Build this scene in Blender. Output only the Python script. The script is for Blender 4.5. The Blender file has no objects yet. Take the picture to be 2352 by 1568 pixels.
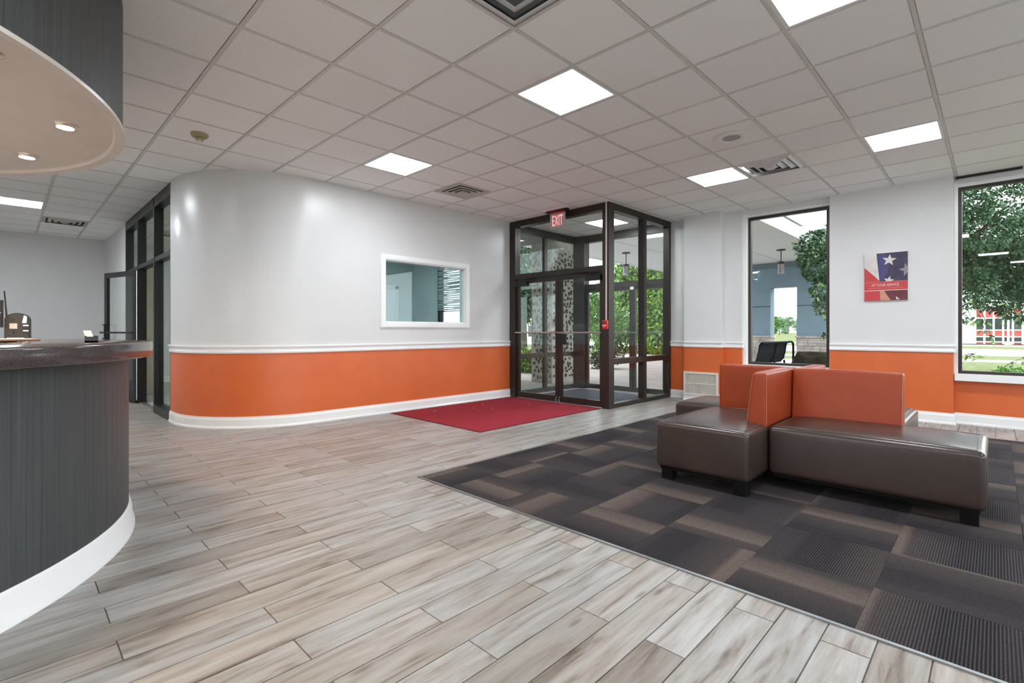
import bpy, bmesh, math, random
import numpy as np
from mathutils import Vector, Matrix

random.seed(7)
rng = np.random.default_rng(7)
PI = math.pi
SC = bpy.context.scene
COL = SC.collection

# ------------------------------------------------------------------ camera, world, exposure
CAMH, F, CX, CY, YAW = 1.156, 1137.04, 1176.0, 760.0, 0.7739
cam_data = bpy.data.cameras.new('camera')
cam_data.sensor_width = 36.0
cam_data.sensor_fit = 'HORIZONTAL'
cam_data.lens = 36.0 * F / 2352.0
cam_data.shift_y = -(784.0 - CY) / 2352.0
cam_data.clip_start = 0.05
cam_data.clip_end = 900
cam = bpy.data.objects.new('camera', cam_data)
COL.objects.link(cam)
cam.location = (0, 0, CAMH)
cam.rotation_euler = (PI / 2, 0, YAW - PI / 2)
SC.camera = cam

world = bpy.data.worlds.new('overcast_sky')
SC.world = world
world.use_nodes = True
wn = world.node_tree
wn.nodes.clear()
w_out = wn.nodes.new('ShaderNodeOutputWorld')
w_bg = wn.nodes.new('ShaderNodeBackground')
w_bg.inputs['Color'].default_value = (0.93, 0.965, 1.0, 1)
w_bg.inputs['Strength'].default_value = 3.7
wn.links.new(w_bg.outputs[0], w_out.inputs[0])

sun_data = bpy.data.lights.new('hazy_sun', 'SUN')
sun_data.energy = 1.3
sun_data.angle = math.radians(25)
sun_data.color = (1.0, 0.97, 0.9)
sun = bpy.data.objects.new('hazy_sun', sun_data)
COL.objects.link(sun)
sun.rotation_euler = (math.radians(38), 0, math.radians(200))

PANEL_STRENGTH = 27.0
SC.view_settings.view_transform = 'Standard'
SC.view_settings.look = 'None'
SC.view_settings.exposure = 0.50
SC.view_settings.gamma = 1.0
SC.view_settings.use_curve_mapping = False
SC.cycles.max_bounces = 10
SC.cycles.diffuse_bounces = 6
SC.cycles.glossy_bounces = 4
SC.cycles.transparent_max_bounces = 24
SC.cycles.sample_clamp_indirect = 6.0
SC.cycles.caustics_reflective = False
SC.cycles.caustics_refractive = False

T = 0.61
GX, GY = 1.6926, 5.5753           # ceiling grid phase in tiles
CEIL = 3.067


def gx(i): return (i + GX) * T
def gy(j): return (j + GY) * T


def project(x, y, z):
    f = x * math.cos(YAW) + y * math.sin(YAW)
    r = x * math.sin(YAW) - y * math.cos(YAW)
    if f < 0.05: return None
    return (CX + F * r / f, CY - F * (z - CAMH) / f, f)


def in_view(x, y, z, m=120):
    p = project(x, y, z)
    return p is not None and -m < p[0] < 2352 + m and -m < p[1] < 1568 + m


# ------------------------------------------------------------------ materials
MATS = {}


def ramp(nt, fac, stops):
    n = nt.nodes.new('ShaderNodeValToRGB')
    el = n.color_ramp.elements
    while len(el) < len(stops): el.new(0.5)
    for e, (p, c) in zip(el, stops):
        e.position = p
        e.color = (*c, 1) if len(c) == 3 else c
    nt.links.new(fac, n.inputs[0])
    return n.outputs[0]


def mat(name, color, rough=0.5, metal=0.0, noise=0.0, nscale=20.0, bump=0.0, bscale=80.0, spec=0.5,
        emit=None, emit_s=0.0, stretch=None, alpha_rand=0.0):
    if name in MATS: return MATS[name]
    m = bpy.data.materials.new(name)
    m.use_nodes = True
    nt = m.node_tree
    b = nt.nodes['Principled BSDF']
    b.inputs['Base Color'].default_value = (*color, 1)
    b.inputs['Roughness'].default_value = rough
    b.inputs['Metallic'].default_value = metal
    b.inputs['Specular IOR Level'].default_value = spec
    if emit:
        b.inputs['Emission Color'].default_value = (*emit, 1)
        b.inputs['Emission Strength'].default_value = emit_s
    if noise or bump:
        tc = nt.nodes.new('ShaderNodeTexCoord')
        vec = tc.outputs['Object']
        if stretch:
            mp = nt.nodes.new('ShaderNodeMapping')
            mp.inputs['Scale'].default_value = stretch
            nt.links.new(vec, mp.inputs['Vector'])
            vec = mp.outputs['Vector']
    if noise:
        n = nt.nodes.new('ShaderNodeTexNoise')
        n.inputs['Scale'].default_value = nscale
        n.inputs['Detail'].default_value = 4
        nt.links.new(vec, n.inputs['Vector'])
        lo = tuple(max(0, c * (1 - noise)) for c in color)
        hi = tuple(min(1, c * (1 + noise)) for c in color)
        nt.links.new(ramp(nt, n.outputs['Fac'], [(0.3, lo), (0.7, hi)]), b.inputs['Base Color'])
    if bump:
        n2 = nt.nodes.new('ShaderNodeTexNoise')
        n2.inputs['Scale'].default_value = bscale
        n2.inputs['Detail'].default_value = 3
        nt.links.new(vec, n2.inputs['Vector'])
        bp = nt.nodes.new('ShaderNodeBump')
        bp.inputs['Strength'].default_value = bump
        bp.inputs['Distance'].default_value = 0.003
        nt.links.new(n2.outputs['Fac'], bp.inputs['Height'])
        nt.links.new(bp.outputs['Normal'], b.inputs['Normal'])
    MATS[name] = m
    return m


def rand_vec(nt, k=40.0):
    oi = nt.nodes.new('ShaderNodeObjectInfo')
    mu = nt.nodes.new('ShaderNodeMath'); mu.operation = 'MULTIPLY'; mu.inputs[1].default_value = k
    nt.links.new(oi.outputs['Random'], mu.inputs[0])
    cb = nt.nodes.new('ShaderNodeCombineXYZ')
    nt.links.new(mu.outputs[0], cb.inputs[0]); nt.links.new(mu.outputs[0], cb.inputs[1]); nt.links.new(mu.outputs[0], cb.inputs[2])
    return cb.outputs[0], oi.outputs['Random']


def vmath(nt, op, a, b):
    n = nt.nodes.new('ShaderNodeVectorMath'); n.operation = op
    for i, v in enumerate((a, b)):
        if isinstance(v, tuple): n.inputs[i].default_value = v
        else: nt.links.new(v, n.inputs[i])
    return n.outputs[0]


def smath(nt, op, a, b=None):
    n = nt.nodes.new('ShaderNodeMath'); n.operation = op
    for i, v in enumerate((a, b)):
        if v is None: continue
        if isinstance(v, (int, float)): n.inputs[i].default_value = v
        else: nt.links.new(v, n.inputs[i])
    return n.outputs[0]


def mixc(nt, fac, a, b, blend='MIX'):
    n = nt.nodes.new('ShaderNodeMix'); n.data_type = 'RGBA'; n.blend_type = blend
    for idx, v in ((0, fac), (6, a), (7, b)):
        if isinstance(v, tuple): n.inputs[idx].default_value = (*v, 1) if len(v) == 3 else v
        elif isinstance(v, (int, float)): n.inputs[idx].default_value = v
        else: nt.links.new(v, n.inputs[idx])
    return n.outputs[2]


def noise_node(nt, vec, scale, detail=4, rough=0.55, dist=0.0):
    n = nt.nodes.new('ShaderNodeTexNoise')
    n.inputs['Scale'].default_value = scale
    n.inputs['Detail'].default_value = detail
    n.inputs['Roughness'].default_value = rough
    n.inputs['Distortion'].default_value = dist
    nt.links.new(vec, n.inputs['Vector'])
    return n.outputs['Fac']


def plank_material():
    m = bpy.data.materials.new('wood_look_tile'); m.use_nodes = True
    nt = m.node_tree; b = nt.nodes['Principled BSDF']
    tc = nt.nodes.new('ShaderNodeTexCoord')
    off, rnd = rand_vec(nt, 60)
    v = vmath(nt, 'ADD', tc.outputs['Object'], off)
    vs = vmath(nt, 'MULTIPLY', v, (1.5, 13.0, 1.0))
    grain = noise_node(nt, vs, 1.5, 6, 0.58, 0.45)
    vf = vmath(nt, 'MULTIPLY', v, (4.0, 70.0, 1.0))
    fine = noise_node(nt, vf, 1.5, 4, 0.6, 0.3)
    base = ramp(nt, grain, [(0.24, (0.075, 0.058, 0.047)), (0.34, (0.20, 0.172, 0.148)), (0.43, (0.315, 0.290, 0.265)),
                            (0.55, (0.375, 0.368, 0.360)), (0.74, (0.455, 0.455, 0.452))])
    finec = ramp(nt, fine, [(0.28, (0.74, 0.72, 0.70)), (0.50, (1, 1, 1))])
    c = mixc(nt, 0.55, base, finec, 'MULTIPLY')
    # knots
    vk = vmath(nt, 'MULTIPLY', v, (2.6, 10.0, 1.0))
    vo = nt.nodes.new('ShaderNodeTexVoronoi'); vo.inputs['Scale'].default_value = 0.8
    nt.links.new(vk, vo.inputs['Vector'])
    kf = ramp(nt, vo.outputs['Distance'], [(0.02, (0.8, 0.8, 0.8)), (0.13, (0, 0, 0))])
    c = mixc(nt, kf, c, (0.10, 0.075, 0.055))
    tint = ramp(nt, rnd, [(0.0, (0.76, 0.70, 0.65)), (0.2, (1.0, 0.92, 0.85)), (0.5, (0.95, 0.95, 0.95)), (0.8, (1.02, 0.97, 0.93)), (1.0, (1.1, 1.09, 1.08))])
    c = mixc(nt, 1.0, c, tint, 'MULTIPLY')
    nt.links.new(c, b.inputs['Base Color'])
    c = mixc(nt, 1.0, c, (0.89, 0.90, 0.91), 'MULTIPLY')
    nt.links.new(c, b.inputs['Base Color'])
    b.inputs['Roughness'].default_value = 0.36
    b.inputs['Specular IOR Level'].default_value = 0.26
    bp = nt.nodes.new('ShaderNodeBump'); bp.inputs['Strength'].default_value = 0.12; bp.inputs['Distance'].default_value = 0.004
    nt.links.new(fine, bp.inputs['Height']); nt.links.new(bp.outputs['Normal'], b.inputs['Normal'])
    return m


def carpet_material():
    m = bpy.data.materials.new('striped_carpet'); m.use_nodes = True
    nt = m.node_tree; b = nt.nodes['Principled BSDF']
    tc = nt.nodes.new('ShaderNodeTexCoord')
    off, rnd = rand_vec(nt, 23)
    sx = nt.nodes.new('ShaderNodeSeparateXYZ'); nt.links.new(tc.outputs['Object'], sx.inputs[0])
    x = sx.outputs['X']
    # broad colour bands across the tile, stepped in with a random offset
    s = smath(nt, 'ADD', smath(nt, 'MULTIPLY', x, 1.25), smath(nt, 'MULTIPLY', rnd, 7.31))
    fr = smath(nt, 'FRACT', s)
    band = ramp(nt, fr, [(0.0, (0.016, 0.015, 0.019)), (0.20, (0.017, 0.016, 0.019)), (0.24, (0.024, 0.022, 0.026)), (0.50, (0.033, 0.029, 0.031)),
                         (0.56, (0.062, 0.050, 0.046)), (0.72, (0.090, 0.072, 0.063)), (0.76, (0.040, 0.034, 0.034)), (1.0, (0.019, 0.018, 0.022))])
    # fine yarn lines along the tile
    ln = smath(nt, 'SINE', smath(nt, 'MULTIPLY', x, 2 * PI * 92))
    lf = ramp(nt, smath(nt, 'ADD', smath(nt, 'MULTIPLY', ln, 0.5), 0.5), [(0.50, (0.45, 0.45, 0.47)), (0.85, (2.8, 2.6, 2.4))])
    amp = ramp(nt, fr, [(0.0, (1, 1, 1)), (0.20, (1, 1, 1)), (0.28, (0.55, 0.55, 0.55)), (0.5, (0.15, 0.15, 0.15)), (0.74, (0.10, 0.10, 0.10)), (0.8, (0.35, 0.35, 0.35)), (1.0, (0.9, 0.9, 0.9))])
    c = mixc(nt, amp, band, mixc(nt, 1.0, band, lf, 'MULTIPLY'))
    sp = noise_node(nt, tc.outputs['Object'], 260, 3, 0.75)
    spc = ramp(nt, sp, [(0.3, (0.35, 0.35, 0.36)), (0.7, (1.85, 1.8, 1.75))])
    c = mixc(nt, 0.8, c, spc, 'MULTIPLY')
    nt.links.new(c, b.inputs['Base Color'])
    b.inputs['Roughness'].default_value = 0.95
    b.inputs['Specular IOR Level'].default_value = 0.15
    bp = nt.nodes.new('ShaderNodeBump'); bp.inputs['Strength'].default_value = 0.5; bp.inputs['Distance'].default_value = 0.004
    nt.links.new(sp, bp.inputs['Height']); nt.links.new(bp.outputs['Normal'], b.inputs['Normal'])
    return m


def glass_material(name, tint=(0.965, 0.985, 0.982), f0=0.018):
    m = bpy.data.materials.new(name); m.use_nodes = True
    nt = m.node_tree; nt.nodes.clear()
    out = nt.nodes.new('ShaderNodeOutputMaterial')
    tr = nt.nodes.new('ShaderNodeBsdfTransparent'); tr.inputs['Color'].default_value = (*tint, 1)
    gl = nt.nodes.new('ShaderNodeBsdfGlossy'); gl.inputs['Roughness'].default_value = 0.0
    gl.inputs['Color'].default_value = (0.95, 1.0, 0.98, 1)
    lw = nt.nodes.new('ShaderNodeLayerWeight'); lw.inputs['Blend'].default_value = 0.5
    p = smath(nt, 'POWER', lw.outputs['Facing'], 5.0)
    fac = smath(nt, 'ADD', smath(nt, 'MULTIPLY', p, 1 - f0), f0)
    mx = nt.nodes.new('ShaderNodeMixShader')
    nt.links.new(fac, mx.inputs[0]); nt.links.new(tr.outputs[0], mx.inputs[1]); nt.links.new(gl.outputs[0], mx.inputs[2])
    nt.links.new(mx.outputs[0], out.inputs[0])
    return m


def streak_material(name, lo, hi, sc=(60, 60, 1.2), rough=0.5, nscale=1.0):
    m = bpy.data.materials.new(name); m.use_nodes = True
    nt = m.node_tree; b = nt.nodes['Principled BSDF']
    tc = nt.nodes.new('ShaderNodeTexCoord')
    off, rnd = rand_vec(nt, 17)
    v = vmath(nt, 'MULTIPLY', vmath(nt, 'ADD', tc.outputs['Object'], off), sc)
    n = noise_node(nt, v, nscale, 4, 0.6)
    c = ramp(nt, n, [(0.3, lo), (0.7, hi)])
    tint = ramp(nt, rnd, [(0, (0.97, 0.97, 0.97)), (1, (1.03, 1.03, 1.03))])
    nt.links.new(mixc(nt, 1.0, c, tint, 'MULTIPLY'), b.inputs['Base Color'])
    b.inputs['Roughness'].default_value = rough
    return m


def tile_material():
    m = bpy.data.materials.new('mineral_fibre_tile'); m.use_nodes = True
    nt = m.node_tree; b = nt.nodes['Principled BSDF']
    tc = nt.nodes.new('ShaderNodeTexCoord')
    off, rnd = rand_vec(nt, 31)
    v = vmath(nt, 'ADD', tc.outputs['Object'], off)
    n = noise_node(nt, v, 180, 3, 0.7)
    c = ramp(nt, n, [(0.30, (0.84, 0.83, 0.825)), (0.5, (0.92, 0.915, 0.915)), (0.7, (0.945, 0.94, 0.94))])
    tint = ramp(nt, rnd, [(0, (0.975, 0.965, 0.965)), (0.5, (1, 1, 1)), (1, (1.02, 1.01, 0.995))])
    nt.links.new(mixc(nt, 1.0, c, tint, 'MULTIPLY'), b.inputs['Base Color'])
    b.inputs['Roughness'].default_value = 0.9
    b.inputs['Specular IOR Level'].default_value = 0.2
    bp = nt.nodes.new('ShaderNodeBump'); bp.inputs['Strength'].default_value = 0.25; bp.inputs['Distance'].default_value = 0.0006
    nt.links.new(n, bp.inputs['Height']); nt.links.new(bp.outputs['Normal'], b.inputs['Normal'])
    return m


def leaf_material(name, lo, hi):
    m = bpy.data.materials.new(name); m.use_nodes = True
    nt = m.node_tree; b = nt.nodes['Principled BSDF']
    tc = nt.nodes.new('ShaderNodeTexCoord')
    n = noise_node(nt, tc.outputs['Object'], 6.0, 3, 0.7)
    nt.links.new(ramp(nt, n, [(0.3, lo), (0.7, hi)]), b.inputs['Base Color'])
    b.inputs['Roughness'].default_value = 0.45
    b.inputs['Specular IOR Level'].default_value = 0.25
    return m


M_WHITE = mat('wall_paint_white', (0.625, 0.62, 0.62), 0.30, noise=0.015, nscale=3, bump=0.04, bscale=240)
M_GREYW = mat('wall_paint_pale_grey', (0.65, 0.642, 0.64), 0.45, noise=0.015, nscale=3, bump=0.04, bscale=240)
M_ORANGE = mat('wall_paint_orange', (0.61, 0.128, 0.034), 0.38, noise=0.04, nscale=4, bump=0.04, bscale=240)
M_TRIM = mat('trim_white_gloss', (0.80, 0.80, 0.80), 0.25)
M_BRONZE = mat('dark_bronze_metal', (0.035, 0.028, 0.024), 0.38, 0.35, noise=0.1, nscale=6)
M_BLACKM = mat('black_metal', (0.012, 0.012, 0.013), 0.4, 0.2, noise=0.1, nscale=8)
M_ALU = mat('brushed_aluminium', (0.55, 0.55, 0.55), 0.3, 0.9, noise=0.1, nscale=30)
M_PLANK = plank_material()
M_GROUT = mat('grout', (0.19, 0.17, 0.14), 0.9, noise=0.15, nscale=60)
M_CARPET = carpet_material()
M_TILE = tile_material()
M_GRID = mat('ceiling_grid_paint', (0.66, 0.64, 0.61), 0.45, noise=0.04, nscale=5)
M_GAP = mat('ceiling_void', (0.20, 0.19, 0.18), 0.9, noise=0.1, nscale=5)
M_GLASS = glass_material('clear_glass')
M_GLASSB = glass_material('bluish_glass', (0.86, 0.94, 0.945), 0.03)
M_LENS = mat('light_lens', (0.9, 0.9, 0.9), 0.5, emit=(0.93, 0.985, 1.03), emit_s=PANEL_STRENGTH)
M_PANELFR = mat('light_frame_white', (0.80, 0.79, 0.78), 0.4, noise=0.02, nscale=9)
M_MAT = mat('red_mat_fibre', (0.29, 0.028, 0.040), 0.95, noise=0.25, nscale=90, bump=0.6, bscale=400, spec=0.1)
M_MATEDGE = mat('red_mat_rubber', (0.10, 0.008, 0.012), 0.7, noise=0.1, nscale=30)
M_LEATHER = mat('brown_vinyl', (0.042, 0.028, 0.024), 0.27, noise=0.12, nscale=5, bump=0.10, bscale=190)
M_RUST = mat('rust_orange_vinyl', (0.275, 0.043, 0.013), 0.38, spec=0.3, noise=0.08, nscale=5, bump=0.10, bscale=190)
M_PIPE = mat('brown_vinyl_piping', (0.075, 0.055, 0.047), 0.3, noise=0.1, nscale=20)
M_PIPER = mat('rust_vinyl_piping', (0.42, 0.11, 0.05), 0.3, noise=0.1, nscale=20)
M_FOOT = mat('black_foot', (0.004, 0.004, 0.004), 0.8, noise=0.2, nscale=20, spec=0.15)
M_DESK = streak_material('charcoal_ribbed_laminate', (0.034, 0.038, 0.039), (0.060, 0.064, 0.067), (90, 90, 1.0), 0.5)
M_GRANITE = mat('dark_granite', (0.062, 0.050, 0.048), 0.13, noise=0.4, nscale=190)
M_SOFFIT = mat('canopy_soffit_paint', (0.66, 0.60, 0.56), 0.3, noise=0.04, nscale=4)
M_PLASTICB = mat('black_plastic', (0.008, 0.008, 0.009), 0.4, noise=0.15, nscale=30)
M_BROWNP = mat('brown_plastic', (0.045, 0.033, 0.024), 0.4, noise=0.15, nscale=30)
M_PAPER = mat('white_paper', (0.75, 0.73, 0.69), 0.8, noise=0.06, nscale=80)
M_WOODB = streak_material('brown_wood', (0.10, 0.05, 0.025), (0.24, 0.13, 0.07), (4, 60, 10), 0.35)
M_RED = mat('fire_red_plastic', (0.55, 0.018, 0.02), 0.35, noise=0.05, nscale=20)
M_BEIGE = mat('yellowed_plastic', (0.36, 0.30, 0.16), 0.45, noise=0.08, nscale=15)
M_CONDUIT = mat('cream_conduit', (0.62, 0.55, 0.47), 0.45, noise=0.05, nscale=15)
M_DUCT = mat('duct_interior', (0.03, 0.03, 0.033), 0.8, noise=0.2, nscale=12)
M_VENT = mat('vent_metal_white', (0.70, 0.70, 0.70), 0.35, 0.1, noise=0.04, nscale=14)
M_VENTB = mat('vent_metal_beige', (0.52, 0.48, 0.42), 0.4, 0.1, noise=0.06, nscale=14)
M_SPKMESH = mat('speaker_mesh', (0.40, 0.40, 0.39), 0.6, noise=0.25, nscale=300)
M_GRILLE = mat('grille_cream', (0.66, 0.63, 0.56), 0.45, noise=0.05, nscale=12)
M_TEAL = mat('office_paint', (0.55, 0.64, 0.65), 0.6, noise=0.03, nscale=3)
M_BLIND = mat('blind_slat', (0.50, 0.55, 0.57), 0.4, noise=0.05, nscale=14)
_bn = M_BLIND.node_tree
_tl = _bn.nodes.new('ShaderNodeBsdfTranslucent'); _tl.inputs['Color'].default_value = (0.62, 0.72, 0.76, 1)
_mx = _bn.nodes.new('ShaderNodeMixShader'); _mx.inputs[0].default_value = 0.35
_bo = [n for n in _bn.nodes if n.type == 'OUTPUT_MATERIAL'][0]
_bn.links.new(_bn.nodes['Principled BSDF'].outputs[0], _mx.inputs[1]); _bn.links.new(_tl.outputs[0], _mx.inputs[2]); _bn.links.new(_mx.outputs[0], _bo.inputs[0])
M_CREAM = mat('cream_paint', (0.62, 0.60, 0.47), 0.6, noise=0.04, nscale=3)
M_DMAT = mat('entry_mat_blue_black', (0.035, 0.042, 0.055), 0.7, noise=0.4, nscale=40, bump=0.4, bscale=300)
M_CONC = mat('concrete', (0.40, 0.38, 0.365), 0.85, noise=0.12, nscale=2.5)
M_PAVEP = mat('pinkish_paving', (0.36, 0.31, 0.30), 0.85, noise=0.12, nscale=2)
M_GRASS = mat('lawn_green', (0.105, 0.125, 0.05), 0.95, noise=0.35, nscale=4, spec=0.1)
M_CANW = mat('canopy_white', (0.80, 0.83, 0.88), 0.7, noise=0.02, nscale=2)
M_CANG = mat('stucco_blue_grey', (0.20, 0.285, 0.35), 0.85, noise=0.05, nscale=3)
M_STONE = mat('ledge_stone', (0.46, 0.42, 0.39), 0.9, noise=0.3, nscale=4)
M_MORTAR = mat('pale_mortar', (0.33, 0.31, 0.27), 0.95, noise=0.15, nscale=8)
M_COBBLE = mat('field_stone', (0.085, 0.075, 0.055), 0.8, noise=0.5, nscale=9)
M_BOULDER = mat('boulder_rock', (0.020, 0.017, 0.012), 0.9, noise=0.45, nscale=5, bump=0.8, bscale=12, spec=0.05)
M_BENCH = mat('bench_blue_black', (0.004, 0.006, 0.010), 0.6, noise=0.2, nscale=50, spec=0.08)
M_BARK = mat('bark', (0.07, 0.05, 0.035), 0.9, noise=0.4, nscale=18, bump=0.6, bscale=30)
M_LEAFD = leaf_material('leaf_deep_green', (0.014, 0.042, 0.018), (0.075, 0.15, 0.068))
M_LEAFM = leaf_material('leaf_mid_green', (0.05, 0.13, 0.025), (0.20, 0.36, 0.08))
M_LEAFW = leaf_material('leaf_bright_green', (0.045, 0.10, 0.012), (0.19, 0.32, 0.045))
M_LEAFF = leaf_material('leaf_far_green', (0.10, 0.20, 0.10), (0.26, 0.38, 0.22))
M_REDB = mat('red_facade', (0.50, 0.07, 0.055), 0.7, noise=0.08, nscale=1)
M_WHITEB = mat('white_facade', (0.80, 0.78, 0.76), 0.7, noise=0.03, nscale=1)
M_DKGLASS = mat('dark_window_glass', (0.03, 0.045, 0.04), 0.1, noise=0.3, nscale=0.6)
M_NAVY = mat('print_navy', (0.045, 0.035, 0.075), 0.6, noise=0.25, nscale=8)
M_BLUEP = mat('print_blue', (0.06, 0.055, 0.17), 0.6, noise=0.2, nscale=8)
M_PRED = mat('print_red', (0.50, 0.045, 0.05), 0.6, noise=0.12, nscale=8)
M_PMAR = mat('print_maroon', (0.13, 0.025, 0.035), 0.6, noise=0.25, nscale=8)
M_PWHITE = mat('print_white', (0.62, 0.58, 0.56), 0.6, noise=0.12, nscale=10)
M_PTAN = mat('print_tan', (0.55, 0.25, 0.16), 0.6, noise=0.1, nscale=8)
M_EXITL = mat('exit_letters', (0.6, 0.08, 0.08), 0.5, emit=(1.0, 0.28, 0.28), emit_s=1.1)
M_EXITB = mat('exit_face', (0.42, 0.38, 0.36), 0.4, noise=0.05, nscale=10)
M_WARM = mat('warm_bulb', (1, 0.9, 0.75), 0.4, emit=(1.0, 0.72, 0.45), emit_s=560.0)
M_ROSE = mat('silver_reflector', (0.62, 0.58, 0.53), 0.25, 0.6)
M_FROST = mat('frosted_shade', (0.30, 0.30, 0.30), 0.4, noise=0.04, nscale=20)
M_SKIN = mat('edge_strip_metal', (0.30, 0.32, 0.33), 0.3, 0.8, noise=0.1, nscale=30)


# ------------------------------------------------------------------ mesh helpers
W = {}


class MB:
    def __init__(self):
        self.v = []; self.f = []; self.smooth = []

    def add(self, verts, faces, smooth=False):
        o = len(self.v)
        self.v.extend(tuple(map(float, p)) for p in verts)
        for f in faces:
            self.f.append(tuple(o + i for i in f)); self.smooth.append(smooth)
        return self

    def box(self, x0, x1, y0, y1, z0, z1, bev=0.0):
        if x0 > x1: x0, x1 = x1, x0
        if y0 > y1: y0, y1 = y1, y0
        if z0 > z1: z0, z1 = z1, z0
        if bev:
            return self.rbox(x0, x1, y0, y1, z0, z1, bev, 1, 1)
        v = [(x0, y0, z0), (x1, y0, z0), (x1, y1, z0), (x0, y1, z0), (x0, y0, z1), (x1, y0, z1), (x1, y1, z1), (x0, y1, z1)]
        return self.add(v, [(0, 3, 2, 1), (4, 5, 6, 7), (0, 1, 5, 4), (1, 2, 6, 5), (2, 3, 7, 6), (3, 0, 4, 7)])

    def rbox(self, x0, x1, y0, y1, z0, z1, r, n=4, m=6, crown=0.0, taper=None):
        """rounded box: grid on the six faces pulled to the rounded shape"""
        lo = np.array([x0, y0, z0]); hi = np.array([x1, y1, z1])
        r = min(r, 0.499 * float((hi - lo).min()))

        def line(a, b):
            l = [a + r * (1 - math.cos(k / n * PI / 2)) if False else a + r * k / n for k in range(n)]
            mid = list(np.linspace(a + r, b - r, m + 1))
            rr = [b - r + r * k / n for k in range(1, n + 1)]
            return l + mid + rr
        L = [line(lo[i], hi[i]) for i in range(3)]
        for ax in range(3):
            u, w = (ax + 1) % 3, (ax + 2) % 3
            for side in (0, 1):
                U, Wd = L[u], L[w]
                verts = []
                for a in U:
                    for b in Wd:
                        p = np.zeros(3); p[ax] = hi[ax] if side else lo[ax]; p[u] = a; p[w] = b
                        q = np.clip(p, lo + r, hi - r); d = p - q; nn = np.linalg.norm(d)
                        p = q + d / nn * r if nn > 1e-9 else p
                        if crown and p[2] > z0 + (z1 - z0) * 0.6:
                            uu = (p[0] - x0) / (x1 - x0) * 2 - 1; vv = (p[1] - y0) / (y1 - y0) * 2 - 1
                            p = p + np.array([0, 0, crown * (1 - min(1, abs(uu)) ** 4) * (1 - min(1, abs(vv)) ** 4)])
                        if taper: p = taper(p)
                        verts.append(p)
                k = len(Wd); faces = []
                for i in range(len(U) - 1):
                    for j in range(k - 1):
                        q = (i * k + j, (i + 1) * k + j, (i + 1) * k + j + 1, i * k + j + 1)
                        faces.append(q if side else q[::-1])
                self.add(verts, faces, True)
        return self

    def prism(self, poly, z0, z1, smooth=False):
        n = len(poly)
        v = [(p[0], p[1], z0) for p in poly] + [(p[0], p[1], z1) for p in poly]
        self.add(v, [tuple(range(n))[::-1], tuple(range(n, 2 * n))])
        self.add(v, [(i, (i + 1) % n, n + (i + 1) % n, n + i) for i in range(n)], smooth)
        return self

    def plate(self, poly, axis, a, b):
        """polygon in the plane normal to axis ('x': poly=(y,z); 'y': poly=(x,z)), extruded a..b"""
        n = len(poly)
        if axis == 'x': mk = lambda p, t: (t, p[0], p[1])
        elif axis == 'y': mk = lambda p, t: (p[0], t, p[1])
        else: mk = lambda p, t: (p[0], p[1], t)
        v = [mk(p, a) for p in poly] + [mk(p, b) for p in poly]
        return self.add(v, [tuple(range(n)), tuple(range(n, 2 * n))[::-1]] + [(i, n + i, n + (i + 1) % n, (i + 1) % n) for i in range(n)])

    def arc_wall(self, c, r0, r1, a0, a1, z0, z1, n=24, profile=None):
        """curved slab between radii r0<r1"""
        A = np.linspace(a0, a1, n + 1)
        v = []
        for a in A:
            for r, z in ((r0, z0), (r1, z0), (r1, z1), (r0, z1)):
                v.append((c[0] + r * math.cos(a), c[1] + r * math.sin(a), z))
        f = []
        for i in range(n):
            for k in range(4):
                f.append((4 * i + k, 4 * i + (k + 1) % 4, 4 * (i + 1) + (k + 1) % 4, 4 * (i + 1) + k))
        self.add(v, f, False)
        self.add(v[:4], [(0, 3, 2, 1)]); self.add(v[-4:], [(0, 1, 2, 3)])
        return self

    def sweep(self, path, prof, closed=False, smooth=False):
        """profile (u outward to the right of travel, z) swept along a 2-D path"""
        n = len(path); v = []; k = len(prof)
        for i, p in enumerate(path):
            a = path[i - 1] if (i > 0 or closed) else p
            b = path[(i + 1) % n] if (i < n - 1 or closed) else p
            def nrm(s, e):
                d = np.array([e[0] - s[0], e[1] - s[1]], float); l = np.hypot(*d)
                return None if l < 1e-9 else np.array([d[1], -d[0]]) / l
            n1, n2 = nrm(a, p), nrm(p, b)
            if n1 is None: n1 = n2
            if n2 is None: n2 = n1
            nn = n1 + n2; nn = nn / max(1e-6, np.dot(nn, n1))
            for u, z in prof: v.append((p[0] + nn[0] * u, p[1] + nn[1] * u, z))
        f = []
        for i in range(n if closed else n - 1):
            j = (i + 1) % n
            for q in range(k):
                q2 = (q + 1) % k
                f.append((i * k + q, i * k + q2, j * k + q2, j * k + q))
        self.add(v, f, smooth)
        if not closed:
            self.add(v[:k], [tuple(range(k))[::-1]]); self.add(v[-k:], [tuple(range(k))])
        return self

    def tube(self, pts, r, n=8, closed=False):
        pts = [np.array(p, float) for p in pts]; m = len(pts); v = []
        for i, p in enumerate(pts):
            a = pts[i - 1] if (i > 0 or closed) else p
            b = pts[(i + 1) % m] if (i < m - 1 or closed) else p
            d = b - a; d = d / max(1e-9, np.linalg.norm(d))
            up = np.array([0, 0, 1.0]) if abs(d[2]) < 0.9 else np.array([1.0, 0, 0])
            s = np.cross(d, up); s /= np.linalg.norm(s); t = np.cross(s, d)
            rr = r[i] if isinstance(r, (list, tuple)) else r
            for k in range(n):
                an = 2 * PI * k / n
                v.append(p + rr * (math.cos(an) * s + math.sin(an) * t))
        f = []
        for i in range(m if closed else m - 1):
            j = (i + 1) % m
            for k in range(n):
                k2 = (k + 1) % n
                f.append((i * n + k, i * n + k2, j * n + k2, j * n + k))
        self.add(v, f, True)
        if not closed:
            self.add(v[:n], [tuple(range(n))[::-1]]); self.add(v[-n:], [tuple(range(n))])
        return self

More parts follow.
